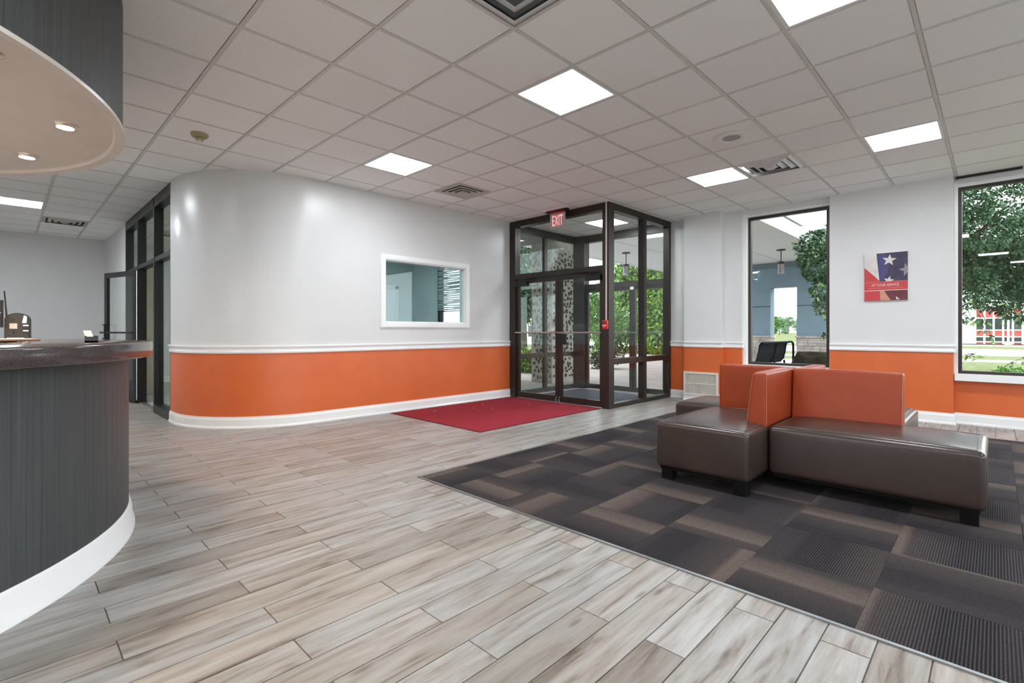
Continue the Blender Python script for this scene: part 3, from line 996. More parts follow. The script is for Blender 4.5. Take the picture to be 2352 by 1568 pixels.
leaf_box(0, .085, 0.01, 2.13).build('stile', M_BLACKM, dl)
leaf_box(dlen - .085, dlen, 0.01, 2.13).build('stile', M_BLACKM, dl)
leaf_box(.085, dlen - .085, 2.05, 2.13).build('top_rail', M_BLACKM, dl)
leaf_box(.085, dlen - .085, 0.01, 0.20).build('bottom_rail', M_BLACKM, dl)
leaf_box(.085, dlen - .085, 0.20, 2.05, -.003, .003).build('pane', M_GLASS, dl)
leaf_box(.02, dlen + .03, 1.115, 1.145, -.075, -.05).build('push_bar', M_BLACKM, dl)
hd = leaf_box(dlen - .16, dlen - .13, 1.02, 1.27, -.085, -.06)
hd2 = leaf_box(dlen - .16, dlen - .08, 1.02, 1.04, -.085, -.02); hd.add(hd2.v, hd2.f)
hd2 = leaf_box(dlen - .16, dlen - .08, 1.25, 1.27, -.085, -.02); hd.add(hd2.v, hd2.f)
hd.build('pull_handle', M_BLACKM, dl)
MB().tube([(XG - .01, 9.83, 0.05), (XG - .01, 9.83, 2.12)], 0.012, 8).build('hinge', M_ALU, dl)

# ================================================================== VESTIBULE
XF, YS, XB = 6.22, 4.08, 8.20
FD = 0.13
vs = sempty('window_6', (7.2, 4.1, 0))
# posts
MB().box(XF, XF + .14, YS, YS + .115, 0, CEIL).build('corner_post', M_BRONZE, vs)
MB().box(XF, XF + FD, 6.0, Y_L - .002, 0, CEIL).build('post', M_BRONZE, vs)
MB().box(XB - .10, XB + .10, YS, YS + .11, 0, CEIL).build('post', M_BRONZE, vs)
MB().box(XB - .06, XB + .12, 5.93, Y_L + .06, 0, CEIL).build('post', M_BRONZE, vs)
# lobby side glazing (looks toward -y)
MB().box(7.245, 7.325, YS, YS + .11, 0.0, 2.97).build('mullion', M_BRONZE, vs)
MB().box(XF + .14, XB - .10, YS, YS + .11, 2.965, CEIL).build('header', M_BRONZE, vs)
for x0, x1 in ((XF + .14, 7.245), (7.325, XB - .10)):
    MB().box(x0, x1, YS + .005, YS + .105, 0.655, 0.742).build('mid_rail', M_BRONZE, vs)
    MB().box(x0, x1, YS + .005, YS + .105, 0.0, 0.065).build('bottom_rail', M_BRONZE, vs)
    MB().box(x0, x1, YS + .052, YS + .058, 0.065, 0.655).build('pane', M_GLASS, vs)
    MB().box(x0, x1, YS + .052, YS + .058, 0.742, 2.965).build('pane', M_GLASS, vs)
# outer side glazing (far left side)
vo_ = sempty('window_7', (7.2, 6.14, 0))
yb = Y_L
MB().box(7.17, 7.25, yb, yb + .06, 0, 2.97).build('mullion', M_BRONZE, vo_)
MB().box(XF + FD, XB - .06, yb, yb + .06, 2.93, CEIL).build('header', M_BRONZE, vo_)
for x0, x1 in ((XF + FD, 7.17), (7.25, XB - .06)):
    MB().box(x0, x1, yb + .004, yb + .056, 0.655, 0.742).build('mid_rail', M_BRONZE, vo_)
    MB().box(x0, x1, yb + .004, yb + .056, 0, 0.08).build('bottom_rail', M_BRONZE, vo_)
    MB().box(x0, x1, yb + .027, yb + .033, 0.08, 0.655).build('pane', M_GLASS, vo_)
    MB().box(x0, x1, yb + .027, yb + .033, 0.742, 2.93).build('pane', M_GLASS, vo_)
# lobby doors with transom
w8 = sempty('window_8', (XF, 5.1, 2.06))
MB().box(XF, XF + FD, YS + .115, 6.0, 2.055, 2.14).build('transom_bar', M_BRONZE, w8)
MB().box(XF, XF + FD, YS + .115, 6.0, 2.965, CEIL).build('header', M_BRONZE, w8)
MB().box(XF + .06, XF + .066, YS + .115, 6.0, 2.14, 2.965).build('pane', M_GLASS, w8)


def door_leaf(name, x, y0, y1, closer, hinge_hi, lock=False, bar=True, ztop=2.05):
    """glazed leaf in the plane x, between y0<y1"""
    d = sempty(name, (x, (y0 + y1) / 2, 0))
    a, b = x + .03, x + .075
    MB().box(a, b, y0, y0 + .062, 0.012, ztop).build('stile', M_BRONZE, d)
    MB().box(a, b, y1 - .062, y1, 0.012, ztop).build('stile', M_BRONZE, d)
    MB().box(a, b, y0 + .062, y1 - .062, ztop - .075, ztop).build('top_rail', M_BRONZE, d)
    MB().box(a, b, y0 + .062, y1 - .062, 0.012, 0.105).build('bottom_rail', M_BRONZE, d)
    MB().box(x + .05, x + .056, y0 + .062, y1 - .062, 0.105, ztop - .075).build('pane', M_GLASS, d)
    if bar:
        MB().tube([(x - .015, y0 + .01, 1.13), (x - .015, y1 - .01, 1.13)], 0.013, 8).tube([(x - .015, y0 + .03, 1.13), (x + .03, y0 + .03, 1.13)], 0.009, 6).tube([(x - .015, y1 - .03, 1.13), (x + .03, y1 - .03, 1.13)], 0.009, 6).build('push_bar', M_ALU, d)
    if closer:
        cy = y1 - .30 if hinge_hi else y0 + .02
        MB().box(x - .03, x + .03, cy, cy + .28, ztop - .13, ztop - .045).build('door_closer', M_BLACKM, d)
        MB().tube([(x - .02, cy + .14, ztop - .03), (x - .04, cy + .05, ztop - .012), (x - .01, cy - .2 if hinge_hi else cy + .45, ztop + .01)], 0.010, 6).build('closer_arm', M_BLACKM, d)
    if lock:
        MB().box(x - .012, x + .03, y1 - .165, y1 - .0, 0.94, 1.11).build('lock_box', M_BLACKM, d)
    return d


d2 = door_leaf('door_2', XF, 5.062, 5.995, True, True)
d3 = door_leaf('door_3', XF, 4.20, 5.055, True, False, lock=True)
MB().box(XF + .02, XF + .027, 5.135, 5.20, 1.155, 1.215).build('notice', M_PAPER, d2)
for dd, yy in ((d2, 5.09), (d3, 5.03)):
    MB().tube([(XF + .02, yy, 0.01), (XF - .005, yy, 0.05), (XF + .025, yy, 0.09)], 0.012, 6).build('floor_bolt', M_ALU, dd)
# outer doors
w9 = sempty('window_9', (XB, 5.1, 2.0))
MB().box(XB - .02, XB + .10, YS + .11, 5.93, 2.0, 2.09).build('transom_bar', M_BRONZE, w9)
MB().box(XB - .02, XB + .10, YS + .11, 5.93, 2.93, CEIL).build('header', M_BRONZE, w9)
MB().box(XB + .04, XB + .046, YS + .11, 5.93, 2.09, 2.93).build('pane', M_GLASS, w9)
d5 = door_leaf('door_5', XB - .03, 4.19, 4.862, False, True, ztop=2.0)
d6 = door_leaf('door_6', XB - .03, 4.868, 5.93, False, True, ztop=2.0)
MB().box(XB - .02, XB - .012, 4.83, 4.90, 1.93, 1.985).build('sticker', M_PAPER, d5)

em = thing('entry_mat', 'dark blue black entry mat covering the floor inside the glass vestibule', 'mat', (7.25, 5.1, 0))
MB().box(6.50, 8.0, 4.30, 5.95, 0.0005, 0.010, 0.004).build('mat_pile', M_DMAT, em)
MB().box(6.46, 8.04, 4.26, 5.99, 0.0003, 0.006).build('mat_border', M_PAPER, em)

# ================================================================== RED MAT
rm = thing('floor_mat', 'flat dark red entrance mat in front of the glass vestibule doors', 'mat', (4.98, 5.12, 0))
MB().box(3.77, 6.205, 4.195, 6.085, 0.0004, 0.006, 0.002).build('mat_edge', M_MATEDGE, rm)
MB().box(3.79, 6.185, 4.215, 6.065, 0.0055, 0.010, 0.002).build('mat_pile', M_MAT, rm)
for x, y in ((4.85, 5.55), (5.2, 5.72), (5.05, 5.35), (4.3, 5.75), (5.7, 5.2)):
    MB().rbox(x, x + .018, y, y + .012, 0.0098, 0.0125, 0.003, 2, 1).build('crumb', M_PAPER, rm)

# ================================================================== CEILING LIGHTS AND VENTS
LBL = {(3, -2): 'square white light panel in the ceiling, middle of the photo, seen whole',
       (3, 2): 'square white light panel above the curved white wall',
       (8, -5): 'white light panel in the ceiling right of the four way vent, nearest the art print',
       (8, -2): 'white light panel in the ceiling directly beside the four way metal vent',
       (3, -5): 'large near light panel cut by the top edge of the photo',
       (-2, 11): 'white light panel in the ceiling behind the reception canopy',
       (10, 2): 'light panel in the ceiling inside the glass vestibule'}
ALL = LIGHT_CELLS + VEST_LIGHT + HIDDEN_FILL_LIGHTS
for c in ALL:
    x0, x1, y0, y1 = gx(c[0]) + half, gx(c[0] + 1) - half, gy(c[1]) + half, gy(c[1] + 1) - half
    o = thing('ceiling_light', LBL.get(c, 'square ceiling light panel added out of view to fill the lobby with light'), 'light',
              ((x0 + x1) / 2, (y0 + y1) / 2, CEIL), 'added unseen fill light panels' if c not in LBL else None)
    if c in LBL: o['group'] = 'lobby ceiling light panels'
    w = 0.022
    f = MB()
    for b in ((x0, x0 + w, y0, y1), (x1 - w, x1, y0, y1), (x0 + w, x1 - w, y0, y0 + w), (x0 + w, x1 - w, y1 - w, y1)):
        f.box(b[0], b[1], b[2], b[3], CEIL + 0.001, CEIL + 0.03)
    f.build('frame', M_PANELFR, o)
    MB().box(x0 + w, x1 - w, y0 + w, y1 - w, CEIL + 0.006, CEIL + 0.012).build('lens', M_LENS, o)


def vent4(o, x0, x1, y0, y1, z, rings, mfr, drop=0.006, duct=None):
    """square diffuser of nested sloped rings hung at the ceiling"""
    cx, cy = (x0 + x1) / 2, (y0 + y1) / 2
    hw = (x1 - x0) / 2; hh = (y1 - y0) / 2
    MB().box(x0 + .01, x1 - .01, y0 + .01, y1 - .01, z + 0.05, z + 0.06).build('duct', duct or M_DUCT, o)
    for k in range(rings):
        s = 1 - k / rings
        s_in = 1 - (k + 0.62) / rings
        a, b = hw * s, hh * s; c, d = hw * s_in, hh * s_in
        m_ = MB()
        zo = z + 0.010 - 0.004 * k; zi = z - 0.014 - 0.004 * k
        V = []
        for (p, q, zz) in ((a, b, zo), (c, d, zi), (c, d, zi + .003), (a, b, zo + .004)):
            V += [(cx - p, cy - q, zz), (cx + p, cy - q, zz), (cx + p, cy + q, zz), (cx - p, cy + q, zz)]
        Fc = []
        for lev in range(4):
            l2 = (lev + 1) % 4
            for i in range(4):
                Fc.append((lev * 4 + i, lev * 4 + (i + 1) % 4, l2 * 4 + (i + 1) % 4, l2 * 4 + i))
        m_.add(V, Fc)
        m_.build('vent_ring', mfr, o)
    s = 0.55 / rings
    MB().box(cx - hw * s, cx + hw * s, cy - hh * s, cy + hh * s, z - .028, z - .024).build('center_plate', mfr, o)


o = thing('ceiling_vent', 'white four way ceiling vent with nested rings beside a light panel', 'vent', (gx(8.5), gy(-2.5), CEIL))
vent4(o, gx(8) + half, gx(9) - half, gy(-3) + half, gy(-2) - half, CEIL, 4, M_VENT)
o = thing('ceiling_vent', 'large stepped ceiling diffuser cut by the top edge of the photo', 'vent', (gx(1.5), gy(-2.5), CEIL))
vent4(o, gx(1) + half, gx(2) - half, gy(-3) + half, gy(-2) - half, CEIL, 3, M_VENT, 0.004, mat('duct_grey', (.34, .35, .37), .6, noise=.1, nscale=12))
o = thing('ceiling_vent', 'slim ceiling vent by the back wall, seen past the reception canopy', 'vent', (gx(-.5), gy(13.5), CEIL))
vent4(o, gx(-1) + half, gx(0) - half, gy(13) + half, gy(14) - half, CEIL, 4, M_VENTB)
# three way register with V shaped slots
o = thing('ceiling_vent', 'beige ceiling vent with dark V shaped slots above the white wall near the exit sign', 'vent', (gx(5.45), gy(3.0), CEIL))
vx0, vx1, vy0, vy1 = gx(5.03), gx(5.92), gy(2.53), gy(3.42)
MB().box(vx0, vx1, vy0, vy1, CEIL - .008, CEIL - .0005).build('plate', M_VENTB, o)
for k in range(3):
    s = 0.045 + 0.075 * k
    MB().box(vx0 + s, vx0 + s + .034, vy0 + s, vy1 - .06 - s * 0.6, CEIL - .0095, CEIL - .0075).build('slot', M_DUCT, o)
    MB().box(vx0 + s + .034, vx1 - .06 - s * 0.6, vy0 + s, vy0 + s + .034, CEIL - .0095, CEIL - .0075).build('slot', M_DUCT, o)
for k in range(3):
    s = 0.045 + 0.075 * k
    MB().box(vx0 + s + .034, vx0 + s + .048, vy0 + s + .034, vy1 - .06 - s * .6, CEIL - .020, CEIL - .008).box(vx0 + s + .048, vx1 - .06 - s * .6, vy0 + s + .034, vy0 + s + .048, CEIL - .020, CEIL - .008).build('louver', M_VENTB, o)

o = thing('ceiling_speaker', 'round white ceiling speaker with grey mesh centre', 'speaker', (gx(6.53), gy(-2.51), CEIL))
MB().lathe((gx(6.53), gy(-2.51), CEIL), [(0.085, -0.004), (0.10, -0.011), (0.150, -0.009), (0.165, -0.001)], 40).build('ring', M_PANELFR, o)
MB().lathe((gx(6.53), gy(-2.51), CEIL), [(0.0, -0.0065), (0.05, -0.006), (0.088, -0.004), (0.088, -0.001)], 40).build('mesh_cover', M_SPKMESH, o)
o = thing('smoke_detector', 'yellowed round smoke detector on the ceiling near the reception canopy', 'smoke detector', (gx(0.47), gy(3.5), CEIL))
MB().lathe((gx(0.47), gy(3.5), CEIL), [(0.0, -0.034), (0.055, -0.034), (0.070, -0.022), (0.078, -0.001)], 32).build('base', M_BEIGE, o)
MB().lathe((gx(0.47), gy(3.5), CEIL), [(0.0, -0.060), (0.028, -0.060), (0.034, -0.052), (0.034, -0.047), (0.026, -0.045), (0.026, -0.034)], 28).build('sensor_head', M_BEIGE, o)
MB().lathe((gx(0.47), gy(3.5), CEIL), [(0.0, -0.0625), (0.016, -0.0625), (0.016, -0.060)], 20).build('sensor_cap', M_PAPER, o)

# exit sign
o = thing('exit_sign', 'red lettered EXIT sign hanging from the ceiling before the vestibule doors', 'sign', (6.10, 4.97, CEIL))
MB().box(6.06, 6.14, 4.75, 5.17, CEIL - .022, CEIL - .001).build('mount_plate', M_BLACKM, o)
MB().box(6.085, 6.115, 4.83, 5.09, CEIL - .05, CEIL - .022).build('light_bar', M_RED, o)
MB().box(6.095, 6.105, 4.80, 5.105, CEIL - .285, CEIL - .05).build('face_panel', M_EXITB, o)
text('EXIT', 0.235, M_EXITL, 'letters', o, (6.0935, 4.952, CEIL - .172), (PI / 2, 0, -PI / 2), 0.0015, sx=0.46)

# fire alarm station and its conduit
o = thing('fire_alarm', 'small red fire alarm pull station on the dark vestibule corner post', 'alarm', (XF - .03, 4.14, 1.24))
MB().box(XF - .045, XF - .0005, 4.085, 4.175, 1.185, 1.315, 0.006).build('housing', M_RED, o)
MB().box(XF - .056, XF - .045, 4.10, 4.16, 1.232, 1.248).box(XF - .056, XF - .045, 4.123, 4.137, 1.215, 1.248).build('pull_lever', M_PAPER, o)
MB().box(XF - .052, XF - .045, 4.095, 4.165, 1.262, 1.295).build('cover_flap', mat('dark_red', (.25, .01, .012), .4, noise=.05, nscale=20), o)
MB().tube([(XF - .012, 4.120, 1.315), (XF - .012, 4.120, CEIL - .003)], 0.011, 8).build('conduit', M_CONDUIT, o)

# grille on the first pier
o = thing('wall_grille', 'cream return air grille low on the orange pier behind the benches', 'vent', (7.95, 3.45, 0.1))
gy0, gy1, gz0, gz1 = 3.165, 3.735, 0.10, 0.485
g = MB()
for b in ((gy0, gy0 + .03, gz0, gz1), (gy1 - .03, gy1, gz0, gz1), (gy0 + .03, gy1 - .03, gz0, gz0 + .03), (gy0 + .03, gy1 - .03, gz1 - .03, gz1)):
    g.box(7.925, 7.9595, *b)
g.build('frame', M_GRILLE, o)
MB().box(7.932, 7.955, gy0 + .03, gy1 - .03, 0.288, 0.300).build('cross_bar', M_GRILLE, o)
MB().box(7.956, 7.9595, gy0 + .03, gy1 - .03, gz0 + .03, gz1 - .03).build('grille_back', mat('grille_shadow', (.30, .27, .22), .8, noise=.1, nscale=20), o)
g = MB()
for k in range(44):
    y = gy0 + .036 + k * (gy1 - gy0 - .072) / 43
    g.box(7.936, 7.954, y - .003, y + .003, gz0 + .03, 0.288).box(7.936, 7.954, y - .003, y + .003, 0.300, gz1 - .03)
stuff(g.build('grille_fins', M_GRILLE, o))

# ================================================================== ART PRINT
AY0, AY1, AZ0, AZ1 = 0.812, 1.274, 1.562, 2.188
XA = 8.168
o = thing('wall_print', 'square red white and navy flag print lettered AT YOUR SERVICE between the windows', 'picture', (XA - .015, (AY0 + AY1) / 2, AZ0))


def uv(u, v): return (AY1 - u * (AY1 - AY0), AZ1 - v * (AZ1 - AZ0))


def piece(name, pts, m_, lay):
    MB().plate([uv(*p) for p in pts], 'x', XA - .032 - lay * .0004, XA - .0318 - (lay - 1) * .0004).build(name, m_, o)


MB().box(XA - .0315, XA - .001, AY0, AY1, AZ0, AZ1).build('canvas', M_PWHITE, o)
piece('stripe', [(0, 0), (.29, 0), (.365, .585), (.30, .53), (.15, .40), (0, .285)], M_PWHITE, 0)
piece('stripe', [(0, .285), (.15, .40), (.30, .53), (.365, .585), (.365, .60), (0, .60)], M_PRED, 0)
piece('navy_field', [(.29, 0), (1, 0), (1, .60), (.36, .60)], M_NAVY, 0)
piece('blue_fold', [(.31, .02), (.50, .02), (.58, .25), (.55, .40), (.42, .58), (.37, .58)], M_BLUEP, 1)


def star(cx, cy, r, rot, inner=0.42, clip=None):
    P = []
    for k in range(10):
        rr = r if k % 2 == 0 else r * inner
        a = rot + k * PI / 5
        P.append((cx + rr * math.sin(a), cy - rr * 0.74 * math.cos(a)))
    if clip: P = [(min(max(p[0], clip[0]), clip[1]), min(max(p[1], clip[2]), clip[3])) for p in P]
    return P


piece('star', star(.585, .155, .17, 0.12, clip=(0, 1, 0.004, 1)), M_PWHITE, 2)
piece('star', star(.985, .375, .19, -0.25, clip=(0, .998, 0, 1)), mat('print_mauve', (.28, .22, .27), .6, noise=.1, nscale=9), 2)
piece('star', star(.575, .585, .13, 0.2, clip=(0, 1, 0, .598)), M_PWHITE, 2)
piece('band', [(0, .60), (1, .60), (1, .785), (0, .785)], M_PRED, 1)
piece('rule', [(0, .60), (1, .60), (1, .607), (0, .607)], M_PTAN, 2)
piece('rule', [(0, .782), (1, .782), (1, .794), (0, .794)], M_PWHITE, 2)
piece('bottom_field', [(0, .794), (.38, .794), (.38, 1), (0, 1)], M_PRED, 1)
piece('bottom_field', [(.37, .794), (.47, .794), (.54, .90), (.62, 1), (.38, 1)], M_PTAN, 2)
piece('bottom_field', [(.46, .794), (1, .794), (1, 1), (.61, 1), (.53, .90)], M_PMAR, 1)
piece('star_tip', [(.74, .92), (.78, .955), (.83, .985), (.74, .985)], M_PWHITE, 2)
text('AT YOUR SERVICE', 0.050, M_PWHITE, 'lettering', o, (XA - .0336, AY1 - .49 * (AY1 - AY0), AZ1 - .676 * (AZ1 - AZ0)), (PI / 2, 0, -PI / 2), 0.0004, sx=0.72)
uu = .10
while uu < .86:
    w_ = random.uniform(.03, .08)
    piece('small_print', [(uu, .735), (uu + w_, .735), (uu + w_, .744), (uu, .744)], M_PTAN, 2)
    uu += w_ + .014

# ================================================================== BENCHES
SEAT_Z0, SEAT_Z1 = 0.105, 0.452
BACK_Z = 0.845
bx, by = 4.66, 1.212


def bench(label, seat, back, slope, feet):
    x0, x1, y0, y1 = seat
    o = thing('lounge_bench', label, 'bench', ((x0 + x1) / 2, (y0 + y1) / 2, 0.006), 'vinyl lounge benches in a pinwheel')
    s = MB().rbox(x0, x1, y0, y1, SEAT_Z0, SEAT_Z1, 0.034, 5, 8, crown=0.026).build('seat', M_LEATHER, o)
    r = 0.0055
    q = 0.042
    zt = SEAT_Z1 + 0.003
    pp = [(x0 + q, y0 + q), (x1 - q, y0 + q), (x1 - q, y1 - q), (x0 + q, y1 - q)]
    pts = []
    for i in range(4):
        a, b = pp[i], pp[(i + 1) % 4]
        for t in np.linspace(0, 1, 8)[:-1]:
            xx, yy = a[0] + (b[0] - a[0]) * t, a[1] + (b[1] - a[1]) * t
            u = (xx - x0) / (x1 - x0) * 2 - 1; v_ = (yy - y0) / (y1 - y0) * 2 - 1
            pts.append((xx, yy, SEAT_Z1 - 0.0015 + 0.026 * (1 - abs(u) ** 4) * (1 - abs(v_) ** 4)))
    MB().tube(pts, 0.0045, 6, True).build('piping', M_PIPE, o)
    MB().box(x0 + .03, x1 - .03, y0 + .03, y1 - .03, 0.085, 0.11).build('underside', M_FOOT, o)
    a0, a1, b0, b1 = back
    axis, sgn = slope

    def taper(p):
        t = (p[2] - SEAT_Z1) / (BACK_Z - SEAT_Z1)
        p = p.copy()
        if axis == 'x':
            front = (p[0] - a0) / (a1 - a0) if sgn < 0 else (a1 - p[0]) / (a1 - a0)
            p[0] += (1 - front) * 0.045 * t * (1 if sgn < 0 else -1)
        else:
            front = (p[1] - b0) / (b1 - b0) if sgn < 0 else (b1 - p[1]) / (b1 - b0)
            p[1] += (1 - front) * 0.045 * t * (1 if sgn < 0 else -1)
        return p
    MB().rbox(a0, a1, b0, b1, SEAT_Z1 - .02, BACK_Z, 0.020, 4, 7, crown=0.006, taper=taper).build('backrest', M_RUST, o)
    # welt around the exposed end of the backrest
    if axis == 'x':
        ye = b0 if abs(b0 - by) > abs(b1 - by) else b1
        out = -0.001 if ye < by else 0.001
        cs = [(a0, SEAT_Z1 + .012), (a0 + (.045 if sgn < 0 else 0), BACK_Z - .01), (a1 - (.045 if sgn > 0 else 0), BACK_Z - .01), (a1, SEAT_Z1 + .012)]
        w_ = [(c[0], ye - out * 6, c[1]) for c in cs]
    else:
        xe = a0 if abs(a0 - bx) > abs(a1 - bx) else a1
        out = -0.001 if xe < bx else 0.001
        cs = [(b0, SEAT_Z1 + .012), (b0 + (.045 if sgn < 0 else 0), BACK_Z - .01), (b1 - (.045 if sgn > 0 else 0), BACK_Z - .01), (b1, SEAT_Z1 + .012)]
        w_ = [(xe - out * 6, c[0], c[1]) for c in cs]
    MB().tube(w_, 0.003, 6).build('welt', M_PIPER, o)
    for fx, fy in feet:
        MB().box(fx, fx + .085, fy, fy + .085, 0.0068, 0.108).build('foot', M_FOOT, o)
    return o


g_ = 0.003
bench('brown bench with rust backrest nearest the carpet corner, its short end toward the red mat', (3.555, bx - g_, by + g_, 1.905), (3.93, bx - g_, by + g_, by + .14), ('y', 1),
      [(3.60, 1.79), (3.58, 1.235), (4.54, 1.79), (4.54, 1.24)])
bench('long brown bench with rust backrest facing the viewpoint, nearest the bottom right', (3.945, bx - g_, 0.035, by - g_), (4.53, bx - g_, 0.48, by - g_), ('x', -1),
      [(3.99, 0.07), (4.54, 0.07), (4.22, 1.09), (4.54, 1.09)])
bench('brown bench with rust backrest on the vestibule side, mostly hidden behind the others', (bx + g_, 5.375, by + g_, 2.29), (bx + g_, bx + .13, by + g_, 1.85), ('x', 1),
      [(4.70, 2.17), (5.25, 2.17), (4.70, 1.25), (5.25, 1.25)])
bench('brown bench with rust backrest on the window side, its end showing past the long bench', (bx + g_, 5.78, 0.50, by - g_), (bx + g_, 5.30, by - .13, by - g_), ('y', -1),
      [(4.72, 0.54), (5.66, 0.54), (4.72, 1.1), (5.66, 1.1)])

# ================================================================== RECEPTION DESK
DC = (-1.09, 3.98)
desk = thing('reception_desk', 'round charcoal reception desk with dark granite top and white base', 'desk', (DC[0], DC[1], 0))
RB = 1.628
NS = 160
for k in range(NS):
    a0 = 2 * PI * k / NS; a1 = 2 * PI * (k + 1) / NS
    am = (a0 + a1) / 2
    seen = -2.2 < ((am + PI) % (2 * PI) - PI) < 1.3
    if not seen: continue
    gp = 0.0005 / RB
    MB().arc_wall(DC, RB - .02, RB + random.uniform(-.0001, .0002), a0 + gp, a1 - gp, 0.02, 1.01, 2).build('panel_strip', M_DESK, desk)
MB().lathe((DC[0], DC[1], 0), [(RB - .021, 0.0), (RB - .021, 1.01), (RB - .04, 1.01), (RB - .04, 0.0), (RB - .021, 0.0)], 96).build('body_core', M_DESK, desk)
MB().lathe((DC[0], DC[1], 0), [(RB - .022, 0.0), (RB + .030, 0.0), (RB + .030, 0.014), (RB + .019, 0.03), (RB + .017, 0.10), (RB + .013, 0.112), (RB + .013, 0.118), (RB + .009, 0.128), (RB + .009, 0.134), (RB + .004, 0.142), (RB - .02, 0.142), (RB - .022, 0.0)], 120).build('base_board', M_TRIM, desk)
MB().lathe((DC[0], DC[1], 0), [(1.16, 1.010), (1.736, 1.010), (1.742, 1.013), (1.745, 1.019), (1.745, 1.087), (1.742, 1.093), (1.736, 1.096), (1.17, 1.096), (1.16, 1.088), (1.16, 1.010)], 140).build('counter_top', M_GRANITE, desk)
MB().lathe((DC[0], DC[1], 0), [(0.0, 0.74), (1.60, 0.74), (1.60, 0.77), (0.0, 0.77)], 96).build('bounce_work_surface', mat('cream_laminate', (.78, .75, .70), .4, noise=.03, nscale=9), desk)  # unseen pale worktop, added to bounce downlight onto the canopy underside
MB().lathe((DC[0], DC[1], 0), [(1.20, 0.77), (1.20, 1.01), (1.23, 1.01), (1.23, 0.77), (1.20, 0.77)], 96).build('inner_riser', M_TRIM, desk)

# round canopy above the desk
CC = (-1.245, 3.968)
can = thing('reception_canopy', 'round charcoal drum canopy hanging over the reception desk with pale underside', 'canopy', (CC[0], CC[1], 2.3))
RD = 1.752
for k in range(NS):
    a0 = 2 * PI * k / NS; a1 = 2 * PI * (k + 1) / NS
    am = (a0 + a1) / 2
    if not (-2.4 < ((am + PI) % (2 * PI) - PI) < 1.3): continue
    gp = 0.0005 / RD
    MB().arc_wall(CC, RD - .02, RD + random.uniform(-.0001, .0002), a0 + gp, a1 - gp, 2.318, CEIL - .001, 2).build('panel_strip', M_DESK, can)
MB().lathe((CC[0], CC[1], 0), [(RD - .021, 2.322), (RD - .021, CEIL - .001), (RD - .04, CEIL - .001), (RD - .04, 2.322), (RD - .021, 2.322)], 96).build('drum_core', M_DESK, can)
MB().lathe((CC[0], CC[1], 0), [(0, 2.335), (1.64, 2.335), (1.70, 2.328), (1.715, 2.315), (1.717, 2.302), (RD + .010, 2.298), (RD + .012, 2.314), (RD + .004, 2.322), (RD - .02, 2.322)], 140).build('underside', M_SOFFIT, can)

# eyeball downlights in the canopy
DOWN = [(150, 282), (62, 352), (-35, 110)]
DL_LABEL = ['warm recessed downlight nearest the rim in the canopy underside', 'warm recessed downlight further back in the canopy underside, brightest', 'recessed downlight at the photo edge in the canopy underside']
DPOS = []
for px, py in DOWN:
    a = (px - CX) / F; b = -(py - CY) / F
    d = np.array([math.cos(YAW) + a * math.sin(YAW), math.sin(YAW) - a * math.cos(YAW)])
    DPOS.append(tuple(d * ((2.335 - CAMH) / b)))
for k_ in range(5):                      # unseen downlights, added to brighten the canopy underside
    an_ = math.radians(150 + 45 * k_)
    DPOS.append((CC[0] + 1.25 * math.cos(an_), CC[1] + 1.25 * math.sin(an_))); DL_LABEL.append('added unseen downlight on the far side of the canopy underside')
for (x, y), lb in zip(DPOS, DL_LABEL):
    o = thing('downlight', lb, 'light', (x, y, 2.335), 'canopy downlights')
    MB().lathe((x, y, 2.335), [(0.062, -0.002), (0.066, -0.007), (0.084, -0.006), (0.090, 0.0)], 36).build('trim_ring', M_SOFFIT, o)
    MB().lathe((x, y, 2.335), [(0.060, -0.001), (0.058, -0.018), (0.046, -0.030), (0.040, -0.030), (0.036, -0.024)], 32).build('eyeball', M_ROSE, o)
    MB().lathe((x, y, 2.335), [(0.0, -0.0285), (0.036, -0.0265), (0.037, -0.024)], 28).build('bulb', M_WARM, o)


# things on the counter
def on_ray(px, Yw):
    a = (px - CX) / F
    d = np.array([math.cos(YAW) + a * math.sin(YAW), math.sin(YAW) - a * math.cos(YAW)])
    t = Yw / d[1]
    return d[0] * t, Yw, t


CT_Z = 1.0965
x, y, t = on_ray(41, 5.10)
o = thing('card_reader', 'upright dark rounded card machine with a pale label standing on the counter', 'card machine', (x, y, CT_Z))
s_ = t / F
prof = []
wd, ht = 42 * s_, 60 * s_
for k in range(13):
    an = PI * k / 12
    prof.append((wd / 2 * math.cos(an), ht - wd / 2 * 0.75 + wd / 2 * 0.75 * math.sin(an)))
prof = [(wd / 2, 0.0)] + prof + [(-wd / 2, 0.0)]
rtv = np.array([math.sin(YAW + .7), -math.cos(YAW + .7)]); fwv = np.array([math.cos(YAW + .7), math.sin(YAW + .7)])


def face_prism(pts, d0, d1, ox=0.0):
    n = len(pts); V = []
    for dd in (d0, d1):
        for u, z in pts:
            p = np.array([x, y]) + rtv * (u + ox) + fwv * dd
            V.append((p[0], p[1], CT_Z + z))
    return MB().add(V, [tuple(range(n)), tuple(range(n, 2 * n))[::-1]] + [(i, n + i, n + (i + 1) % n, (i + 1) % n) for i in range(n)])


